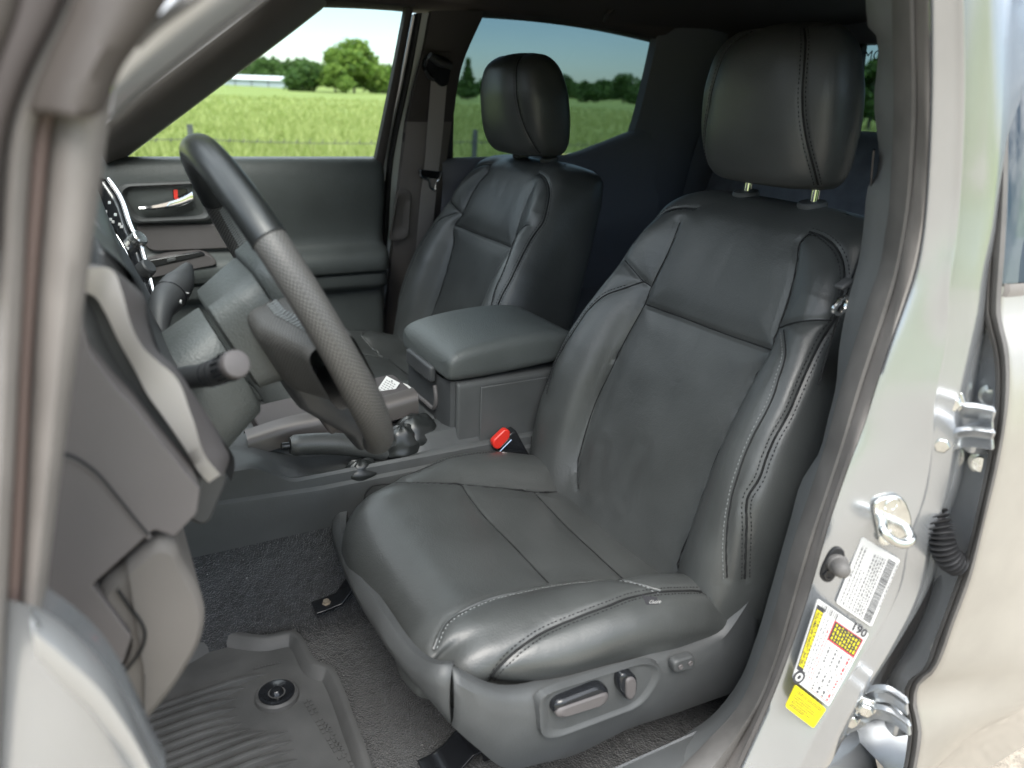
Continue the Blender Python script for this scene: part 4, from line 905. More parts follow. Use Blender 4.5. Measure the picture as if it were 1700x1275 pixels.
# ------------------------------------------------------------------ steering wheel
WC = np.array([-.37, .700, 1.288]); WT = radians(25.5); WN = np.array([0, -cos(WT), sin(WT)]); WU = np.array([0, sin(WT), cos(WT)]); WX = np.array([1.0, 0, 0])
SWH = empty('steering_wheel', WC, TRUCK, label='black leather steering wheel with perforated grips')
RW = .172
def wp(ang, r=RW, d=0): return WC+WX*r*cos(ang)+WU*r*sin(ang)+WN*d
def rim(name, a0, a1, m, rr_=.0150):
    n = max(10, int(abs(a1-a0)*40)); A = np.linspace(a0, a1, n); rows = []
    for a in A:
        rad = WX*cos(a)+WU*sin(a); k = 1.0+.10*math.exp(-((math.degrees(a) % 360-200)/16)**2)+.10*math.exp(-((math.degrees(a) % 360-340)/16)**2)
        rows.append([WC+rad*(RW+rr_*k*.92*cos(t))+WN*rr_*k*1.0*sin(t) for t in np.linspace(0, 2*pi, 28, endpoint=False)])
    b = MB(); R = np.array(rows); R = np.concatenate([R, R[:, :1]], 1); b.grid(R, uv=True); b.add(R[0][:-1], [tuple(range(28))]); b.add(R[-1][:-1], [tuple(range(28))])
    return b.build(name, m, SWH)
g0, g1 = radians(145), radians(215+50)
rim('rim_top', radians(37.0), radians(143.0), 'gloss_leather', .0158)
rim('rim_grip', radians(143.4), radians(262), 'perf_leather', .0151); rim('rim_bottom', radians(262.2), radians(277.8), 'perf_leather', .0151); rim('rim_grip', radians(278), radians(396.6), 'perf_leather', .0151)
for a_ in (37, 143.2):
    b = MB(); a = radians(a_); rad = WX*cos(a)+WU*sin(a); b.tube([WC+rad*(RW+.0152*.92*cos(t))+WN*.0152*1.0*sin(t) for t in np.linspace(0, 2*pi, 40, endpoint=False)], .0009, 6, closed=True)
    b.build('seam_ring', 'seam', SWH)
for a0, a1 in ((145, 262), (280, 395)):
    b = MB()
    for a in np.radians(np.arange(a0, a1, 1.15)):
        rad = WX*cos(a)+WU*sin(a); tg_ = -WX*sin(a)+WU*cos(a); c = WC+rad*(RW-.0151*.90)+WN*.002
        for s in (-1, 1): b.box(c+WN*s*.0028, (.0010, .0030, .0008), (nrm(tg_+WN*s*.5), nrm(WN-tg_*s*.5), rad))
    b.build('rim_stitching', 'stitch_light', SWH, smooth=False)
# hub: back shell and airbag pad
def hubrow(r, d, sx=1, sy=1, e=3.0, oy=0):
    return [WC+WX*r*sx*np.sign(cos(t))*abs(cos(t))**(2/e)+WU*(oy+r*sy*np.sign(sin(t))*abs(sin(t))**(2/e))+WN*d for t in np.linspace(0, 2*pi, 48, endpoint=False)]
b = MB(); b.grid([hubrow(.048, -.074, 1, .92, 5), hubrow(.054, -.071, 1, .92, 5), hubrow(.060, -.045, 1, .92, 5), hubrow(.065, -.022, 1, .92, 5), hubrow(.064, -.020, 1, .92, 5)], cu=True, cap=True); b.build('hub_shell', 'plastic_soft', SWH, angle=50)
b = MB(); b.grid([hubrow(.064, -.019, 1, .95, 5), hubrow(.069, -.017, 1, .95, 5), hubrow(.072, -.002, 1, .95, 5), hubrow(.070, .010, 1, .95, 4), hubrow(.060, .018, 1, .95, 3.4), hubrow(.035, .021), hubrow(.01, .022)], cu=True, cap=True); b.build('airbag_pad', 'plastic_soft', SWH, angle=60)
b = MB()
def spoke(b, ang, w0, w1, thick, d0=-.006, d1=0):
    rows = []; rad = WX*cos(ang)+WU*sin(ang); tg_ = -WX*sin(ang)+WU*cos(ang)
    for q, w_, dd, th in ((.055, w0, d0, thick), (.09, w0*.98, d0, thick), (.12, (w0+w1)/2, (d0+d1)/2, thick*.9), (.15, w1, d1, thick*.8), (RW-.004, w1*1.05, d1, thick*.75)):
        c = WC+rad*q+WN*dd; rows.append([c+tg_*w_*np.sign(cos(t))*abs(cos(t))**.4+WN*th*np.sign(sin(t))*abs(sin(t))**.4 for t in np.linspace(0, 2*pi, 29)])
    b.grid(rows, uv=True)
for a in (188, 352): b = MB(); spoke(b, radians(a), .042, .034, .030, -.020, -.004); b.build('side_spoke', 'perf_leather', SWH)
b = MB(); spoke(b, radians(262), .066, .042, .020, -.030, -.006); b.build('lower_spoke', 'plastic_dark', SWH)
b = MB(); b.prism(rr([WC+WX*x+WU*y+WN*-.036 for x, y in ((-.036, -.075), (.036, -.075), (.030, -.148), (-.030, -.148))], 5, .014), WN*.03); b.build('spoke_cover', 'plastic_grey', SWH, bevel=.004)
b = MB()
for s in (-1, 1):
    for j in range(16):
        rad = WX*cos(radians(188))+WU*sin(radians(188)); up_ = nrm(np.cross(WN, rad)); up_ = up_ if up_[2] > 0 else -up_; q0 = .066+.0052*j; wq = float(np.interp(q0, [.055, .09, .12, .15, .168], [.042, .0412, .038, .034, .0357])); dq = float(np.interp(q0, [.09, .12, .15], [-.020, -.012, -.004])); q = WC+rad*q0+up_*(wq+.0006)+WN*(dq+.0022*s); b.box(q, (.0012, .0030, .0008), (nrm(rad+WN*s*.5), nrm(WN-rad*s*.5), up_))
b.build('spoke_stitching', 'stitch_light', SWH, smooth=False)
# ------------------------------------------------------------------ column, stalks
CB = WC-WN*.085
SCOL = empty('steering_column', WC-WN*.2, TRUCK, label='textured black steering column shroud with two stalks')
def crow(d, sx, sy, oy=0, e=3.2): return [WC-WN*d+WX*sx*np.sign(cos(t))*abs(cos(t))**(2/e)+WU*(oy+sy*np.sign(sin(t))*abs(sin(t))**(2/e)) for t in np.linspace(0, 2*pi, 44, endpoint=False)]
b = MB(); b.grid([crow(.080, .046, .042, -.012), crow(.079, .056, .052, -.016), crow(.084, .060, .056, -.020), crow(.12, .063, .060, -.028), crow(.17, .065, .066, -.040), crow(.23, .064, .072, -.054), crow(.30, .06, .07, -.06)], cu=True, cap=True); b.build('shroud', 'plastic_soft', SCOL, angle=50)
b = MB(); b.tube([crow(.15, .0655, .0645, -.036)[i] for i in range(44)], .0012, 6, closed=True); b.build('shroud_joint', 'seam', SCOL)
def stalk(name, pts, rad, label, m='plastic_dark', caps=None):
    e = empty(name, pts[0], TRUCK, label=label); P_ = cat(pts, 40); r = pch(np.linspace(0, 1, len(rad)), rad, np.linspace(0, 1, 40))
    b = MB(); b.tube(P_, r, 24); b.build('lever', m, e, angle=50); return e, P_, r
a0 = WC-WN*.115+WX*-.05+WU*.0
L_, P_, r_ = stalk('turn_signal_stalk', [a0, at(300, 628, x=-.47), at(345, 622, x=-.515), at(388, 606, x=-.565)], [.0115, .0105, .0100, .0100, .0106, .0112, .0112], 'turn signal stalk pointing out with a pale round end cap')
tip = P_[-1]; td = nrm(P_[-1]-P_[-4])
b = MB(); b.lathe(tip-td*.001, td, [(.0113, 0), (.0117, .002), (.0115, .006), (.0103, .008), (.0068, .009), (.0005, .0093)], 28); b.build('end_cap', 'plastic_grey', L_)
b = MB()
for q in (27, 31): b.tube([P_[q]-(P_[q+1]-P_[q])*.2, P_[q]+(P_[q+1]-P_[q])*.2], r_[q]+.0006, 24)
for k in range(14):
    t = k/14*2*pi; u_ = nrm(np.cross(td, [0, 0, 1])); v_ = np.cross(td, u_); b.box(tip-td*.012+(u_*cos(t)+v_*sin(t))*.0112, (.008, .0009, .0009), (td, u_, v_))
b.build('grip_ring', 'smooth_black', L_)
R_, P_, r_ = stalk('wiper_stalk', [WC-WN*.14+WX*.05, at(268, 514, x=-.29), at(284, 488, x=-.262), at(303, 462, x=-.240), at(313, 440, x=-.228)], [.010, .010, .0105, .0125, .0160, .0175, .0170, .0125, .005], 'wiper stalk with white symbols behind the steering column')
b = MB(); k = 24; b.tube([P_[k], P_[k]+(P_[k+1]-P_[k])*.3], r_[k]+.0006, 24); b.build('grip_ring', 'smooth_black', R_)
b = MB()
def on_stalk(px, py, hw, hh, rot=0):
    # small printed marks wrapped on the stalk side that faces the driver door
    d = ray(px, py); 
    j = min(range(40), key=lambda i: np.linalg.norm(np.cross(P_[i]-CAM, d))); c = CAM+d*((P_[j]-CAM) @ d-r_[j]-.0006); T = nrm(P_[min(j+1, 39)]-P_[max(j-1, 0)]); S = nrm(np.cross(d, T)); N = np.cross(S, T)
    if rot: S, T = nrm(S*cos(rot)+T*sin(rot)), nrm(T*cos(rot)-S*sin(rot))
    b.box(c, (hw, hh, .0004), (S, T, N))
for (x, y, w_, h_, r0) in [(305, 449, .0035, .0008, .3), (306, 453, .003, .0006, -.3), (301, 465, .0007, .003, 0), (302, 470, .0028, .0006, .5), (293, 475, .0025, .0006, .7), (296, 479, .0025, .0006, -.6), (304, 480, .0028, .0006, .4), (309, 486, .0028, .0006, .5)]+[(290+i*2.4, 487+i*3.2+j, .0008, .0022, .4) for i in range(5) for j in (0,)]+[(289+3.2*i, 497+2.0*i, .002, .0005, .4) for i in range(4)]:
    on_stalk(x, y, w_, h_, r0)
b.build('printed_symbols', 'paper', R_, smooth=False)
# ------------------------------------------------------------------ dashboard
DB = empty('dashboard', (0, 1.0, 1.0), TRUCK, label='grey dashboard with a silver framed side vent and beige lower panel')
b = MB()   # upper pad and the body behind it
rows = []
for x in np.linspace(-.66, .70, 30):
    rows.append([(x, .90, .98), (x, .885, 1.10), (x, .885, 1.24), (x, .90, 1.30), (x, .93, 1.345), (x, .98, 1.365), (x, 1.15, 1.36), (x, 1.35, 1.33), (x, 1.38, .75)])
b.grid(rows); b.build('upper_pad', 'plastic_dark', DB, angle=50, bevel=0)
# outboard end of the dash: traced on the plane where it stands, 6 cm deep
EP = dict(x=-.655)
def endcap(pxs, x0, dxx, name, m, bev=.004, **k):
    b = MB(); b.prism(rr(ats(pxs, x=x0), 3, .002), (dxx, 0, 0)); return b.build(name, m, DB, bevel=bev, seg=3, **k)
cap = [(20, 470), (120, 470), (150, 585), (192, 642), (227, 681), (267, 734), (333, 813), (327, 853), (290, 892), (256, 880), (200, 930), (153, 972), (190, 1020), (219, 1058), (205, 1100), (187, 1128), (150, 1190), (20, 1230)]
endcap(cap, -.662, .10, 'end_panel', 'plastic_grey', .0032)
sm = cat([at(60, 754, x=-.6665), at(83, 757, x=-.6665), at(112, 760, x=-.6665), at(149, 781, x=-.6665), at(192, 827, x=-.6665), at(225, 868, x=-.6665), at(246, 893, x=-.6665)], 40)
b = MB(); b.tube(sm+np.array([.0042, .0, 0]), .0013, 8); b.build('panel_gap', 'seam', DB); b = MB(); b.tube(sm+np.array([.0048, -.0008, -.0026]), .0018, 8); b.build('panel_lip', 'plastic_grey', DB)
# lower knee panel, warm grey
kp = [(262, 878), (292, 890), (301, 925), (323, 957), (335, 985), (341, 1012), (337, 1040), (328, 1068), (291, 1130), (232, 1202), (150, 1250), (140, 1200), (187, 1128), (219, 1058), (196, 1012), (153, 972), (205, 925)]
b = MB(); o = rr(ats(kp, x=-.645), 4, .012); c_ = o.mean(0); nO = np.array([-1, 0, 0])
b.grid([o-nO*.24, o, c_+(o-c_)*.97+nO*.006, c_+(o-c_)*.85+nO*.009], cu=True); q_ = c_+(o-c_)*.85+nO*.009; b.add(q_, [tuple(range(len(q_)))]); b.build('knee_panel', 'knee_plastic', DB, angle=60)
b = MB(); b.tube(cat(ats([(196, 980), (215, 1008), (237, 1039), (241, 1052), (240, 1062), (192, 1135)], x=-.657), 30), .0012, 8); b.build('panel_gap', 'seam', DB)
# vent frame: two facets in silver, recessed grey reveal behind
oL = [(132, 482), (157, 492), (171, 513), (197, 566), (221, 609), (248, 660), (267, 686), (304, 740), (340, 795), (347, 801)]
oM = [(139, 446), (184, 447), (203, 486), (213, 524), (220, 545), (227, 560), (240, 580), (262, 600), (288, 622), (318, 690), (344, 762), (366, 788)]
oR = [(150, 438), (184, 445), (205, 460), (224, 476), (240, 494), (242, 523), (251, 556), (259, 577), (293, 612), (325, 660), (345, 690), (370, 735), (381, 757), (372, 788)]
a, m_, c = cat(ats(oL, x=-.630), 50), cat(ats(oM, x=-.648), 50), cat(ats(oR, x=-.610), 50)
b = MB(); b.grid([a+np.array([.03, 0, 0]), a, m_]); b.build('vent_frame', 'silver_trim', DB, angle=30)
b = MB(); b.grid([m_, (m_+c)/2+np.array([-.003, 0, .001]), c, c+np.array([.05, .02, -.02])]); b.build('vent_frame', 'plastic_grey', DB, angle=50)
b = MB(); r0 = cat(ats([(118, 486), (135, 530), (160, 590), (190, 638), (227, 680), (267, 732), (335, 812)], x=-.642), 40); r1 = cat(ats([(132, 484), (157, 494), (197, 566), (248, 660), (304, 740), (340, 796)], x=-.622), 40)
b.grid([r0+np.array([.0, 0, 0]), r0*.5+r1*.5+np.array([.012, 0, 0]), r1]); b.build('vent_reveal', 'plastic', DB, angle=60)
# instrument hood and cluster side, between vent and wheel
b = MB(); hd_ = cat(ats([(170, 410), (205, 440), (236, 480), (246, 520), (260, 570), (300, 640), (340, 700), (390, 770), (384, 800)], x=-.57), 40)
b.grid([hd_, hd_+np.array([.10, .012, .012]), hd_+np.array([.28, .03, .02])]); b.build('cluster_hood', 'plastic_dark', DB)
b = MB(); b.prism(rr(ats([(160, 400), (205, 440), (250, 560), (330, 690), (384, 790), (345, 880), (300, 860), (180, 640)], x=-.54), 3, .01), (.9, .0, 0)); b.build('lower_dash', 'plastic_dark', DB, bevel=.006)
# ---- centre stack
CS = empty('centre_stack', (0, .84, 1.2), TRUCK, label='glossy centre stack with white button marks and silver edges')
nS = nrm([-.42, -.62, .62]); pS = np.array([0., .835, 1.26]); ST = dict(plane=(pS, nS))
def splate(pxs, off, th, name, m, bev=.002, rad=.004):
    o = np.array(ats(pxs, plane=(pS+nS*off, nS))); b = MB(); b.prism(rr(o, 3, rad), -nS*th); return b.build(name, m, CS, bevel=bev)
splate([(160, 290), (182, 300), (206, 345), (228, 395), (240, 440), (262, 515), (240, 520), (222, 480), (200, 440), (165, 380)], 0, .05, 'face', 'smooth_black')
splate([(166, 360), (172, 358), (205, 425), (222, 470), (243, 520), (236, 525), (215, 500), (180, 430), (160, 400)], .012, .03, 'side_wing', 'plastic')
b = MB(); b.tube(cat(ats([(179, 297), (196, 322), (222, 388), (230, 402), (246, 450), (262, 518)], plane=(pS+nS*.004, nS)), 30), .0035, 8); b.build('edge_strip', 'chrome', CS)
b = MB(); b.tube(cat(ats([(172, 358), (180, 374), (195, 395), (207, 415), (218, 440), (235, 470)], plane=(pS+nS*.014, nS)), 30), .0035, 8); b.build('edge_strip', 'chrome', CS)
b = MB()
for x, y in [(182, 336), (176, 351), (192, 356), (202, 376), (184, 364), (188, 368), (207, 405), (212, 412), (199, 372)]:
    b.prism([at(x-2, y-2.5, plane=(pS+nS*.0012, nS)), at(x+2, y-2, plane=(pS+nS*.0012, nS)), at(x+2, y+2.5, plane=(pS+nS*.0012, nS)), at(x-2, y+2, plane=(pS+nS*.0012, nS))], -nS*.001)
b.build('button_marks', 'paper', CS, smooth=False)
for i, p in enumerate([(224, 402), (238, 450)]):
    b = MB(); c = at(*p, plane=(pS, nS)); b.lathe(c, nS, [(.013, 0), (.012, .012), (.010, .014), (.001, .014)], 20); b.build('knob', 'plastic_dark' if i else 'zinc', CS)
# ------------------------------------------------------------------ driver door opening: front edge, close to the lens
FP = empty('hinge_pillar', (-.78, .92, .8), TRUCK, label='front edge of the driver door opening with its rubber seal, nearest to the viewer')
fx = lambda d: dict(x=-.775+d)
def fstrip(name, L, R, m, d0=0, d1=0, bulge=.003, **k):
    a, c = cat(ats(L, **fx(d0)), 40), cat(ats(R, **fx(d1)), 40); o = np.array([-1, 0, 0]); b = MB()
    b.grid([a+np.array([.02, .02, 0]), a, a+(c-a)*.2+o*bulge*.7, a+(c-a)*.5+o*bulge, a+(c-a)*.8+o*bulge*.7, c, c+np.array([.02, -.002, 0])]); return b.build(name, m, FP, angle=60, **k)
fstrip('jamb', [(-160, 0), (-140, 400), (-160, 900), (-180, 1400)], [(40, 0), (22, 200), (-10, 700), (-40, 1400)], 'pillar_trim', .02, .0)
fstrip('door_seal', [(108, 120), (98, 196), (76, 500), (60, 760), (36, 1060), (4, 1400)], [(186, 120), (178, 196), (146, 430), (112, 680), (78, 940), (28, 1400)], 'rubber_pale', -.004, -.004, .009)
fstrip('trim_strip', [(-120, -40), (-100, 60), (-90, 140), (-80, 210)], [(40, -40), (18, 40), (-2, 90), (-30, 180)], 'brown_trim', -.024, -.024, .004)
fstrip('trim_strip', [(40, -40), (18, 40), (-2, 90), (-30, 180), (-60, 500)], [(118, -40), (82, 40), (46, 110), (14, 190), (-12, 420)], 'dark_brown', -.022, -.022, .002)
fstrip('inner_seal', [(118, -40), (82, 40), (46, 110), (14, 190), (0, 320), (-6, 500), (-24, 900), (-45, 1400)], [(158, -40), (126, 40), (92, 110), (60, 200), (46, 320), (36, 500), (16, 900), (-10, 1400)], 'rubber_pale', -.010, -.010, .008)
fstrip('seal_strip', [(158, -40), (126, 40), (92, 110), (60, 200), (46, 320), (36, 500), (16, 900), (-10, 1400)], [(172, -40), (142, 40), (110, 110), (88, 196), (70, 360), (58, 500), (38, 900), (12, 1400)], 'red_brown', -.006, -.006, .002)
fstrip('seal_channel', [(172, -40), (142, 40), (110, 110), (88, 196), (70, 360), (58, 500), (38, 900), (12, 1400)], [(190, -40), (160, 40), (126, 110), (108, 196), (92, 360), (80, 500), (58, 900), (30, 1400)], 'dark_brown', .0, .0, .001)
fstrip('upper_trim', [(168, -40), (138, 40), (106, 110), (86, 168), (84, 182), (100, 192)], [(300, -40), (243, 50), (196, 118), (176, 168), (168, 186), (150, 194)], 'brown_trim', -.024, -.024, .010)
fstrip('sheet_edge', [(52, 1005), (48, 1100), (36, 1300)], [(62, 1008), (125, 1052), (275, 1290)], 'jamb_paint', -.02, -.005, .010)
e1 = cat(ats([(50, 1003), (100, 1032), (135, 1062), (180, 1112), (216, 1172), (243, 1228), (275, 1290)], x=-.79), 30); e2 = cat(ats([(60, 1085), (100, 1130), (150, 1170), (190, 1215), (225, 1260), (255, 1320)], x=-.80), 30); e3 = cat(ats([(40, 1180), (70, 1200), (110, 1230), (150, 1270), (190, 1310), (220, 1360)], x=-.785), 30)
b = MB(); b.grid([e1+np.array([.06, .03, -.01]), e1, e1*.5+e2*.5+np.array([-.006, 0, .003]), e2, e2*.4+e3*.6+np.array([.012, 0, 0]), e3, e3+np.array([0, .05, -.1])]); b.build('hinge_panel', 'silver_paint', FP, angle=60)
# driver windscreen pillar, painted flange with its seal line
d0_ = [(176, 196), (240, 140), (330, 62), (420, 0), (470, -40)]; d1_ = [(200, 140), (222, 72), (262, 8), (300, -40)]
a, c = cat(ats([(184, 200), (240, 150), (330, 78), (432, 0), (490, -44)], x=-.755), 30), cat(ats([(190, 120), (232, 58), (290, 0), (330, -44)], x=-.775), 30)
b = MB(); b.grid([a+np.array([.012, .0, .0]), a, a*.75+c*.25+np.array([-.003, 0, 0]), a*.5+c*.5+np.array([-.005, 0, 0]), a*.25+c*.75+np.array([-.004, 0, 0]), c, c+np.array([.03, .02, 0])]); b.build('painted_flange', 'silver_paint', FP, angle=60)
g_ = cat(ats([(225, 74), (262, 40), (318, 0), (370, -40)], x=-.7835), 20); b = MB(); b.tube(g_, .0022, 8); b.build('flange_seam', 'rubber', FP)
b = MB(); b.tube(a+np.array([-.002, 0, 0]), .0016, 8); b.build('flange_seam', 'rubber', FP)
# ------------------------------------------------------------------ driver side pillar behind the seat (door latch side)
BP = empty('door_pillar', (-.74, .2, .75), TRUCK, label='silver driver side door pillar with striker, stickers and rubber seals')
def bstrip(name, rows, m, n=70, parent=BP, **k):
    """rows: list of (photo line, x position or y position, lift towards outside)"""
    R = []
    for px, kw, lift in rows: R.append(cat(ats(px, **kw), n)+np.array([-lift, lift*.6, 0]))
    b = MB(); b.grid(R); return b.build(name, m, parent, angle=55, **k)
trL = [(1440, -260), (1436, -30), (1438, 20), (1438, 40), (1450, 50), (1451, 170), (1450, 300), (1438, 316), (1437, 340), (1434, 373), (1424, 440), (1410, 491), (1394, 573), (1386, 650), (1375, 693), (1357, 757), (1335, 790), (1311, 867), (1279, 980), (1255, 1060), (1227, 1130), (1190, 1180), (1130, 1225), (1040, 1285)]
s1L = [(1478, -260), (1483, -30), (1485, 60), (1487, 170), (1484, 260), (1480, 330), (1471, 400), (1461, 453), (1447, 491), (1421, 573), (1394, 660), (1376, 730), (1350, 810), (1318, 905), (1290, 1010), (1262, 1100), (1225, 1180), (1175, 1235), (1110, 1300)]
s1R = [(1508, -260), (1518, -30), (1520, 60), (1523, 170), (1519, 260), (1513, 330), (1500, 408), (1484, 485), (1463, 547), (1426, 660), (1409, 715), (1385, 790), (1357, 875), (1325, 980), (1303, 1060), (1266, 1160), (1240, 1215), (1195, 1290)]
slL = [(1543, -30), (1544, 60), (1544, 170), (1541, 260), (1537, 330), (1530, 395), (1517, 459), (1503, 501), (1482, 560), (1450, 659), (1437, 701), (1410, 773), (1370, 893), (1354, 951), (1330, 1028), (1303, 1106), (1282, 1160), (1250, 1231), (1218, 1300)]
rdg = [(1600, -30), (1602, 60), (1603, 170), (1600, 260), (1596, 330), (1591, 395), (1581, 453), (1575, 560), (1557, 660), (1551, 747), (1538, 827), (1514, 893), (1498, 975), (1487, 1002), (1450, 1068), (1399, 1148), (1365, 1207), (1325, 1290)]
bstrip('inner_trim', [(trL, dict(x=-.58), 0), (trL, dict(x=-.650), 0), ([( (a[0]*.6+b_[0]*.4), (a[1]*.6+b_[1]*.4)) for a, b_ in zip(cat([(*p, 0) for p in trL], 40)[:, :2], cat([(*p, 0) for p in s1L], 40)[:, :2])], dict(x=-.672), .002), (s1L, dict(x=-.700), 0)], 'trim_grey')
mid = lambda A, B, t: [tuple(q) for q in (cat([(*p, 0) for p in A], 44)[:, :2]*(1-t)+cat([(*p, 0) for p in B], 44)[:, :2]*t)]
bstrip('door_seal', [(s1L, dict(x=-.700), -.004), (s1L, dict(x=-.701), 0), (mid(s1L, s1R, .25), dict(x=-.708), .006), (mid(s1L, s1R, .5), dict(x=-.714), .009), (mid(s1L, s1R, .78), dict(x=-.719), .006), (s1R, dict(x=-.723), -.001), (s1R, dict(x=-.724), -.008)], 'rubber')
bstrip('seal_lip', [(s1R, dict(x=-.724), -.006), (s1R, dict(x=-.725), 0), (mid(s1R, slL, .4), dict(x=-.733), .004), (mid(s1R, slL, .8), dict(x=-.741), .002), (slL, dict(x=-.745), -.001), (slL, dict(x=-.746), -.008)], 'rubber_pale')
# outer sheet: flat face, rounded ridge, then the drop towards the rear door
JL, JR = cat(ats(slL, x=-.744), 70), cat([at(a_, b_, x=-.763-.019*min(1, max(0, (b_-330)/450))) for a_, b_ in rdg], 70)
J2 = JR+np.array([-.010, -.012, 0]); J3 = JR+np.array([-.004, -.045, 0]); J4 = JR+np.array([.012, -.085, 0]); J5 = JR+np.array([.03, -.16, 0])
edge = JL+(JR-JL)*.05
b = MB(); b.grid([JL+np.array([.004, -.006, 0]), JL, JL+(JR-JL)*.05+np.array([-.0014, .0008, 0]), JL+(JR-JL)*.14+np.array([-.0016, .0010, 0]), JL+(JR-JL)*.24+np.array([-.0016, .0010, 0]), JL+(JR-JL)*.40+np.array([-.0017, .0011, 0]), JL+(JR-JL)*.60+np.array([-.0018, .0012, 0]), JL+(JR-JL)*.80+np.array([-.0016, .0012, 0]), JL+(JR-JL)*.90+np.array([-.0026, .002, 0]), JL+(JR-JL)*.96+np.array([-.0022, .0018, 0]), JR, J2, J3, J4, J5])
b.build('outer_sheet', 'jamb_paint', BP, angle=80)
T1, T2 = at(1532, -230, x=-.735), at(1584, -230, x=-.752); tp = [T1+np.array([.004, -.006, 0]), T1, T2, T2+np.array([-.01, -.012, 0]), T2+np.array([-.004, -.045, 0]), T2+np.array([.012, -.085, 0]), T2+np.array([.03, -.16, 0])]
b = MB(); b.grid([[q0+(q1-q0)*t for t in np.linspace(0, 1, 8)] for q0, q1 in zip((JL[0]+np.array([.004, -.006, 0]), JL[0], JR[0], J2[0], J3[0], J4[0], J5[0]), tp)]); b.build('upper_sheet', 'jamb_paint', BP, angle=80)
fN = nrm(np.cross((JR-JL)[35], JL[45]-JL[35])); fN = fN if fN[0] < 0 else -fN
# face plane through the sheet around the stickers
i0 = 48; fp = JL[i0]+(JR[i0]-JL[i0])*.5; FACE = lambda o=0: dict(plane=(fp+fN2*o, fN2))
u_ = nrm((JR-JL)[50]); v_ = nrm((JL[62]*.5+JR[62]*.5)-(JL[34]*.5+JR[34]*.5)); fN2 = nrm(np.cross(u_, v_)); fN2 = fN2 if fN2[0] < 0 else -fN2
bvJ = bvh_of(np.array([JL+np.array([-.0, 0, 0]), JL+(JR-JL)*.14+np.array([-.0016, .0010, 0]), JL+(JR-JL)*.24+np.array([-.0016, .0010, 0]), JL+(JR-JL)*.40+np.array([-.0017, .0011, 0]), JL+(JR-JL)*.60+np.array([-.0018, .0012, 0]), JL+(JR-JL)*.80+np.array([-.0016, .0012, 0]), JL+(JR-JL)*.90+np.array([-.0026, .002, 0]), JL+(JR-JL)*.96+np.array([-.0022, .0018, 0]), JR]))
def on_face(px, py, lift=.0008):
    h = bvJ.ray_cast(Vector(CAM), Vector(ray(px, py)))
    if h[0] is None: return at(px, py, **FACE(lift))
    return np.array(h[0])+fN2*lift
# striker
STK = empty('door_striker', on_face(1478, 858), TRUCK, label='bright zinc door striker loop bolted to the driver side pillar')
o = rr([on_face(*p, .001) for p in ((1445, 838), (1452, 826), (1484, 818), (1498, 826), (1510, 858), (1508, 880), (1482, 900), (1470, 902), (1456, 892))], 4, .008)
b = MB(); b.prism(o, fN2*.004); b.build('plate', 'zinc', STK, bevel=.0015)
pts = [on_face(1456, 852, .004), on_face(1450, 855, .016), on_face(1440, 861, .028), on_face(1450, 872, .030), on_face(1472, 879, .030), on_face(1486, 876, .026), on_face(1496, 873, .012), on_face(1500, 872, .003)]
b = MB(); b.tube(cat(pts, 34), .0046, 12); b.build('loop', 'zinc', STK)
for p in ((1477, 836), (1468, 889)):
    b = MB(); b.lathe(on_face(*p, .004), fN2, [(.0085, 0), (.0085, .0012), (.0075, .002), (.004, .0022), (.0035, .0008), (.0005, .0008)], 20); b.build('screw', 'zinc', STK)
# courtesy switch
CSW = empty('courtesy_switch', on_face(1378, 935), TRUCK, label='black rubber door switch plunger on the driver side pillar')
o = rr([on_face(*p, .001) for p in ((1385, 903), (1397, 908), (1400, 920), (1388, 945), (1378, 962), (1366, 964), (1357, 954), (1361, 938), (1374, 912))], 4, .005)
b = MB(); b.prism(o, fN2*.004); b.build('plate', 'rubber_black', CSW, bevel=.0015)
b = MB(); b.lathe(on_face(1386, 931, .004), nrm(fN2+np.array([-.0, .2, 0])), [(.010, 0), (.0095, .004), (.0085, .005), (.0085, .012), (.007, .017), (.004, .0195), (.0005, .020)], 24); b.build('plunger', 'rubber', CSW)
b = MB(); b.lathe(on_face(1372, 950, .004), fN2, [(.0065, 0), (.006, .002), (.0035, .0022), (.003, .001), (.0005, .001)], 6); b.build('screw', 'smooth_black', CSW)
b = MB(); b.grid([[(x, y, z) for x, z in ((-.60, 1.722), (-.63, 1.690), (-.655, 1.652), (-.672, 1.640), (-.690, 1.645), (-.700, 1.672), (-.685, 1.712), (-.655, 1.736), (-.60, 1.752))] for y in np.linspace(.50, -1.0, 30)]); b.build('roof_rail', 'jamb_paint', TRUCK, angle=60)
ap = cat([at(520, -125, x=-.765), at(600, -190, x=-.755), (-.735, .66, 1.64), (-.690, .52, 1.69), (-.672, .44, 1.695)], 24); b = MB(); b.tube(ap, .032, 14, squash=.7); b.build('windscreen_pillar', 'jamb_paint', TRUCK, label='painted driver side windscreen pillar above the door opening')
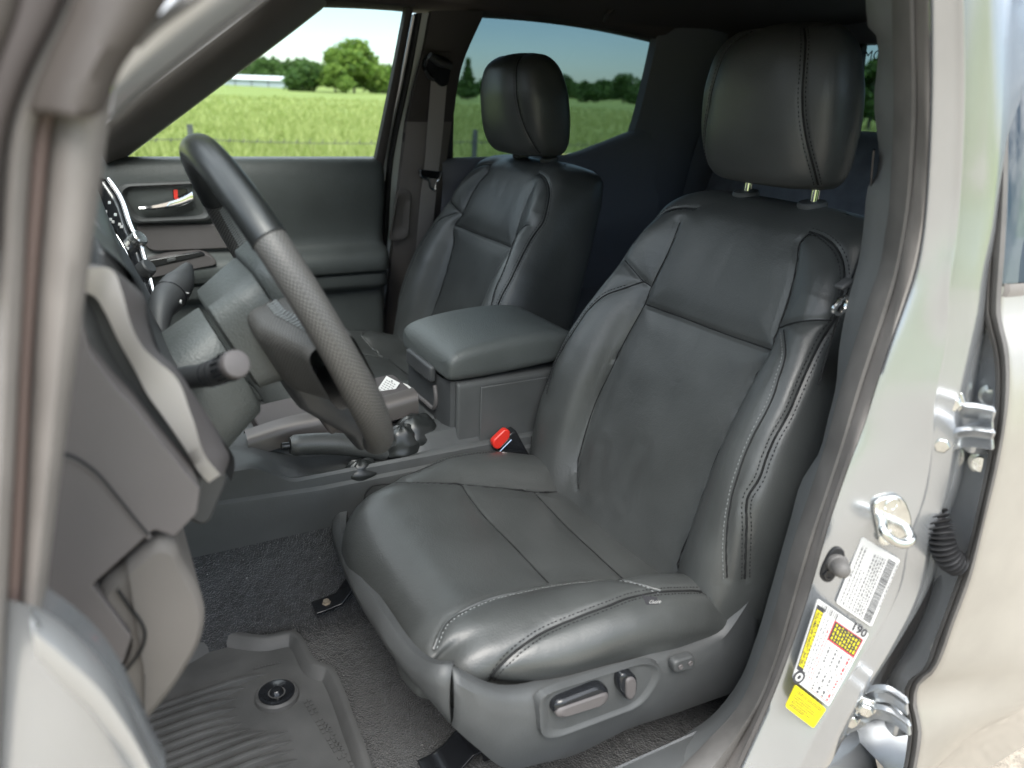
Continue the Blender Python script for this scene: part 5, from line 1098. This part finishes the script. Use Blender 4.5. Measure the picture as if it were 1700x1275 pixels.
# ---- stickers: corners in reading order bl, br, tr, tl
class Quad:
    def __init__(s, c, lift=.0022):
        s.c = [on_face(*p, lift) for p in c]; n_ = nrm(np.cross(s.c[1]-s.c[0], s.c[3]-s.c[0])); s.c[2] = s.c[2]-n_*((s.c[2]-s.c[0]) @ n_); s.ux = nrm(s.c[1]-s.c[0]); s.w = np.linalg.norm(s.c[1]-s.c[0]); s.h = np.linalg.norm(s.c[3]-s.c[0]); s.n = nrm(np.cross(s.c[1]-s.c[0], s.c[3]-s.c[0])); s.uy = np.cross(s.n, s.ux)
    def p(s, u, v, l=0): a = s.c[0]*(1-u)+s.c[1]*u; d = s.c[3]*(1-u)+s.c[2]*u; return a*(1-v)+d*v+s.n*l
    def rect(s, b, u0, u1, v0, v1, m, l=.0003): b.add([s.p(u0, v0, l), s.p(u1, v0, l), s.p(u1, v1, l), s.p(u0, v1, l)], [(0, 1, 2, 3)], m)
    def words(s, b, u0, u1, v, hh, m, R, l=.0007, fill=.8):
        u = u0
        while u < u1:
            L = R.uniform(.012, .05); e = min(u+L, u1)
            q = u
            while q < e: s.rect(b, q, min(q+.0075, e), v, v+hh*R.choice([.7, 1, 1]), m, l); q += .009
            u = e+.014/fill
    def text(s, b, t, u, v, hh, m, l=.0011, fit=None, rot=False):
        T_ = MB(); w_ = text_mb(T_, t, (0, 0, 0), (1, 0, 0), (0, 1, 0), 1.0, bold=.022)
        sx = (fit/w_ if fit else hh); V = []
        for x, y, _ in T_.v:
            x, y = x*sx, y*hh
            V.append(s.p(u+y/s.w, v-x/s.h, l) if rot else s.p(u+x/s.w, v+y/s.h, l))
        b.add(V, T_.f, m)
    def card(s, b, m): 
        o = rr([s.p(0, 0), s.p(1, 0), s.p(1, 1), s.p(0, 1)], 4, .003); b.prism(o, -s.n*.0012, m)
RS = random.Random(5)
def dots(q, b, u0, u1, v0, v1, n, hh, m=1):
    for k in range(n): q.words(b, u0, u1-(RS.random()*.2*(u1-u0)), v1-(k+1)*(v1-v0)/n, hh, m, RNG)
q = Quad([(1445, 1039), (1493, 928), (1431, 891), (1386, 999)][0:1]+[(1493, 928), (1431, 891), (1386, 999)])
b = MB(); q.card(b, 0)
u = .03
while u < .93:
    wd = RS.choice([.006, .006, .011]); q.rect(b, u, u+wd, .07, .27, 1); u += wd+RS.choice([.006, .009])
for v in (.32, .38, .44, .50, .57): q.words(b, .04, .90, v, .035, 2, RNG)
for v in (.66, .74, .82, .90): q.words(b, .04, .60 if v < .8 else .9, v, .03, 2, RNG)
q.words(b, .3, .95, .015, .025, 2, RNG)
b.build('sticker', ['paper', 'ink', 'grey_ink'], TRUCK, smooth=False, label='white sticker with a long barcode and grey print, just below the striker')
q = Quad([(1374, 1171), (1441, 1050), (1379, 1008), (1314, 1124)]); b = MB(); q.card(b, 0)
q.rect(b, .13, .94, .84, .985, 1); q.rect(b, .185, .885, .855, .97, 2, .0007)
q.text(b, "TIRE AND LOADING INFORMATION", .197, .906, .0052, 1, fit=q.w*.67); q.words(b, .2, .87, .866, .024, 1, RNG, .0011)
for k in range(9): q.rect(b, .905, .985, .60+.036*k, .60+.036*k+(.010 if k % 3 else .018), 1)
q.text(b, "190", .992, .30, .011, 1, rot=True) if False else q.text(b, "190", .925, .335, .0125, 1, rot=True)
b.lathe(q.p(.065, .88, .0003), q.n, [(.0075, 0), (.0075, .0003), (.0005, .0003)], 24, 1); b.lathe(q.p(.065, .88, .0005), q.n, [(.0045, 0), (.0045, .0003), (.0025, .0003), (.0025, 0)], 24, 0)
for v in (.78, .72): q.words(b, .13, .86, v, .022, 3, RNG)
q.words(b, .13, .86, .66, .02, 4, RNG)
def box(u0, u1, v0, v1, m, t=.006): 
    q.rect(b, u0, u1, v0, v0+t*1.6, m); q.rect(b, u0, u1, v1-t*1.6, v1, m); q.rect(b, u0, u0+t, v0, v1, m); q.rect(b, u1-t, u1, v0, v1, m)
box(.03, .66, .04, .62, 4); box(.66, .90, .04, .62, 4, .009); q.rect(b, .67, .89, .055, .605, 1)
for k in range(9): q.words(b, .685, .875, .08+.058*k, .034, 2, RNG)
for u in (.145, .36): q.rect(b, u, u+.004, .05, .61, 1)
for v in (.18, .32, .46): q.rect(b, .04, .65, v, v+.006, 4 if v < .2 else 1)
for k, v in enumerate((.09, .23, .36, .50)):
    q.words(b, .05, .13, v, .05, 4 if k == 0 else 1, RNG); q.words(b, .19, .32, v, .04, 4 if k == 0 else 3, RNG); q.words(b, .40, .62, v, .04, 4 if k == 0 else 3, RNG)
b.build('sticker', ['paper', 'ink', 'yellow', 'grey_ink', 'red_ink'], TRUCK, smooth=False, label='tire and loading information sticker with a black and yellow band and the number 190')
q = Quad([(1302, 1171), (1349, 1207), (1365, 1167), (1319, 1135)]); b = MB(); q.card(b, 0)
for v in (.86, .78): q.words(b, .10, .92, v, .04, 1, RNG)
for v in (.64, .54, .44, .34, .24): q.words(b, .08, .62+.25*RS.random(), v, .045, 1, RNG)
q.rect(b, .06, .55, .165, .19, 1)
b.build('sticker', ['yellow', 'ink'], TRUCK, smooth=False, label='plain bright yellow sticker, lowest on the pillar')
# ------------------------------------------------------------------ closed driver side rear door: edge seal, outer skin, hinges
RD = empty('door', (-.84, -.3, .75), TRUCK, label='closed silver driver side rear door, its dusty outer skin at the picture edge')
rL = [(1620, -260), (1637, -40), (1643, 60), (1647, 160), (1646, 260), (1643, 330), (1636, 420), (1633, 470), (1634, 533), (1647, 573), (1652, 620), (1650, 700), (1642, 747), (1629, 813), (1607, 907), (1581, 983), (1552, 1060), (1530, 1114), (1508, 1130), (1501, 1148), (1508, 1200), (1504, 1250), (1492, 1310)]
rR = [(1648, -260), (1664, -40), (1670, 60), (1674, 160), (1674, 260), (1672, 330), (1668, 420), (1664, 470), (1662, 528), (1673, 573), (1676, 640), (1668, 715), (1656, 780), (1636, 862), (1612, 960), (1586, 1030), (1545, 1122), (1526, 1138), (1521, 1156), (1530, 1214), (1524, 1262), (1512, 1320)]
y0 = .150
def yy(k): return dict(y=y0+k)
bstrip('edge_seal', [(rL, yy(-.03), 0), (rL, yy(0), 0), (mid(rL, rR, .2), yy(.003), .0015), (mid(rL, rR, .38), yy(.001), -.001), (mid(rL, rR, .42), yy(-.001), -.003), (mid(rL, rR, .46), yy(.001), -.001), (mid(rL, rR, .7), yy(.003), .001), (rR, yy(0), 0), (rR, yy(-.02), 0)], 'rubber', parent=RD)
# skin: section in (x, z) swept to the rear, front edge following the seal
EdgeP = cat(ats(rR, **yy(-.004)), 90)
zs = EdgeP[:, 2]; order = np.argsort(zs); 
def skin_x(z): return pch([.55, .70, .80, .86, .92, .98, 1.06, 1.15, 1.25, 1.36, 1.50, 1.62], [-.735, -.765, -.815, -.848, -.858, -.852, -.842, -.838, -.828, -.805, -.772, -.74], z)
rows = []
for p in EdgeP:
    zz = p[2]; r = [p, p+np.array([-.004, -.002, 0])]
    for t in (.05, .12, .22, .35, .5, .7, 1.0):
        y = p[1]-t*1.25; k = min(1, t/.12); r.append(np.array([p[0]*(1-k)+skin_x(zz)*k, y, zz]))
    rows.append(r)
zl = EdgeP[-1]; 
for dz in (.03, .08, .16, .26):
    z2 = zl[2]-dz; r = []
    for j, t in enumerate((0, .003, .05, .12, .22, .35, .5, .7, 1.0)): r.append(np.array([skin_x(z2)+.02*(1-min(1, t/.12)), zl[1]-t*1.25, z2]))
    rows.append(r)
isw = [p[2] > 1.352 for p in EdgeP]+[False]*4
ks = max(i for i, q in enumerate(isw) if q)
b = MB(); b.grid(rows[ks:]); b.build('outer_skin', 'door_paint', RD, angle=70)
b = MB(); b.grid([[r[j] for j in range(9)] for r in rows[:ks+1]]); b.build('window_surround', 'rubber_pale', RD, angle=70) if False else None
wg = [[r[j]+np.array([.004, 0, 0]) for j in range(9)] for r in rows[:ks+1]]; b = MB(); b.grid(wg); b.build('window_glass', 'door_glass', RD, angle=70)
b = MB(); b.grid([[np.array(p)+np.array([-.001, 0, .003]) for p in rows[ks]], [np.array(p)+np.array([-.003, 0, -.003]) for p in rows[ks]], [np.array(p)+np.array([-.001, 0, -.012]) for p in rows[ks]]]); b.build('belt_moulding', 'rubber_pale', RD)
# front face of that door, in the gap
FF = cat(ats(rL, **yy(-.012)), 60); b = MB(); b.grid([FF, FF+np.array([.03, -.012, 0]), FF+np.array([.075, -.02, 0]), FF+np.array([.11, -.05, 0])]); b.build('edge_face', 'jamb_paint', RD, angle=60)
for p in ((1648, 657), (1630, 768), (1560, 1075)):
    b = MB(); c = at(*p, y=.130); b.lathe(c, (-.3, 1, 0), [(.013, -.004), (.012, .002), (.008, .003), (.0075, .007), (.0005, .0075)], 18); b.build('bolt', 'zinc', RD)
gap = [( (a[0]+2.0*c[0])/3, (a[1]+2.0*c[1])/3) for a, c in zip(cat([(*p, 0) for p in rdg], 40)[:, :2], cat([(*p, 0) for p in rL], 40)[:, :2])]
b = MB(); dk_ = cat(ats([(1550, 830), (1545, 920), (1528, 1000), (1500, 1060), (1470, 1110), (1450, 1150)], y=.135), 40); b.tube(dk_, .007, 10); b.build('lower_seal', 'rubber_black', RD)
# hinges
def hinge(loc, label, arms, bolts, y=.165):
    e = empty('door_hinge', at(*loc, y=y), TRUCK, label=label); b = MB()
    for pts, yv, wd in arms:
        P_ = cat(ats(pts, y=yv), 26); up = np.array([0, .3, 1.0]); b.grid([P_+up*wd, P_+up*wd*.85+np.array([-.004, .004, 0]), P_, P_-up*wd*.85+np.array([-.004, .004, 0]), P_-up*wd])
    b.build('arm', 'jamb_paint', e, solid=.003, bevel=.001, angle=60)
    for p, r in bolts:
        c = at(*p, y=y+.014); b = MB(); b.lathe(c, (-.55, .83, 0), [(r*1.5, -.004), (r*1.5, .001), (r, .0015), (r, .008), (r*.8, .0095), (.0005, .0095)], 6); b.build('bolt', 'zinc', e, bevel=.0006)
    return e
h1 = hinge((1600, 700), 'upper rear door hinge with two bright bolts', [([(1562, 690), (1580, 672), (1597, 690), (1620, 694), (1648, 700)], .168, .015), ([(1556, 757), (1572, 745), (1584, 728), (1604, 724), (1648, 728)], .172, .010)], [((1581, 667), .008), ((1563, 735), .008)])
b = MB(); b.box(at(1632, 722, y=.138), (.010, .018, .017), ((1, -.3, 0), (.3, 1, 0), (0, 0, 1))); b.build('knuckle', 'jamb_paint', h1, bevel=.004)
h2 = hinge((1450, 1180), 'lower rear door hinge with two bright bolts', [([(1402, 1192), (1420, 1166), (1447, 1150), (1475, 1150), (1506, 1170)], .205, .010), ([(1404, 1204), (1430, 1192), (1452, 1178), (1474, 1182), (1510, 1206)], .208, .008)], [((1411, 1190), .009), ((1438, 1173), .008)], y=.20)
b = MB(); b.box(at(1500, 1192, y=.135), (.010, .016, .018), ((1, -.3, 0), (.3, 1, 0), (0, 0, 1))); b.build('knuckle', 'jamb_paint', h2, bevel=.004)
# ribbed rubber cable boot
CBt = cat([at(1540, 830, y=.162), at(1551, 852, y=.166), at(1561, 880, y=.168), at(1565, 905, y=.168), at(1574, 925, y=.163), at(1592, 938, y=.15)], 160)
rb = .0105+.0028*np.sin(np.linspace(0, 2*pi*17, 160)); b = MB(); b.tube(CBt, rb, 18); b.build('cable_boot', 'rubber_black', TRUCK, label='black ribbed cable boot between pillar and rear door')
# lower body: sill under the door opening, and what closes the body below
b = MB(); zs_ = [(-.66, .80), (-.70, .795), (-.735, .775), (-.76, .73), (-.765, .62), (-.70, .52)]
b.grid([[(x, y, z) for x, z in zs_] for y in np.linspace(1.3, .1, 30)]); b.build('sill', 'jamb_paint', TRUCK, label='painted sill below the driver door opening')
b = MB(); b.grid([[(x, y, z) for x, z in ((-.645, .70), (-.655, .785), (-.665, .802), (-.69, .806), (-.715, .80), (-.72, .79))] for y in np.linspace(1.1, .12, 30)]); b.build('sill_plate', 'plastic', TRUCK, angle=50)
b = MB(); b.grid([[(x, y, z) for x, z in ((-.60, .56), (-.58, .50), (0, .48), (.75, .50), (.80, .56))] for y in np.linspace(1.5, -1.0, 8)]); b.build('underbody', 'rubber_black', TRUCK)
b = MB(); b.grid([[(x, y, z) for x, z in ((.80, .56), (.86, .75), (.87, .95), (.84, 1.2), (.80, 1.32), (.745, 1.335))] for y in np.linspace(1.4, -1.0, 12)]); b.build('outer_skin', 'silver_paint', TRUCK)
b = MB(); b.grid([[(x, y, z) for x in np.linspace(-.8, .8, 12)] for y, z in ((1.39, .5), (1.39, 1.33), (1.45, 1.335), (1.9, 1.30), (2.4, 1.22), (2.6, 1.05), (2.62, .6))]); b.build('bonnet', 'silver_paint', TRUCK)
b = MB(); b.grid([[(x*(.66-.02*0)/.66, y, z) for x in np.linspace(-.66, .66, 14)] for y, z in ((1.33, 1.345), (1.0, 1.50), (.7, 1.64), (.53, 1.725))]); b.build('windscreen', 'glass_clear', TRUCK)
# driver belt: webbing behind the trim, tongue hanging by the seat shoulder
DBT = empty('seat_belt', at(1400, 490, x=-.60), TRUCK, label='driver seat belt tongue hanging between seat shoulder and door pillar')
L, R = cat([at(1452, 250, x=-.66), at(1435, 400, x=-.645), at(1410, 480, x=-.63), at(1392, 530, x=-.625), at(1360, 640, x=-.622)], 24), None
R = L+np.array([.030, -.040, .0]); b = MB(); b.grid([L, R, R+np.array([.001, .001, 0]), L+np.array([.001, .001, 0])], cv=True); b.build('webbing', 'smooth_black', DBT, smooth=False)
b = MB(); b.prism(rr([at(*p, x=-.640) for p in ((1397, 478), (1420, 462), (1423, 470), (1402, 484))], 3, .003), (.012, 0, 0)); b.build('tongue_cover', 'plastic_dark', DBT, bevel=.003)
b = MB(); pl = [at(*p, x=-.638) for p in ((1384, 517), (1404, 494), (1408, 500), (1402, 514), (1392, 521))]; b.tube(cat(pl, 20, closed=True), .0028, 8, closed=True); b.build('buckle_tongue', 'chrome', DBT)
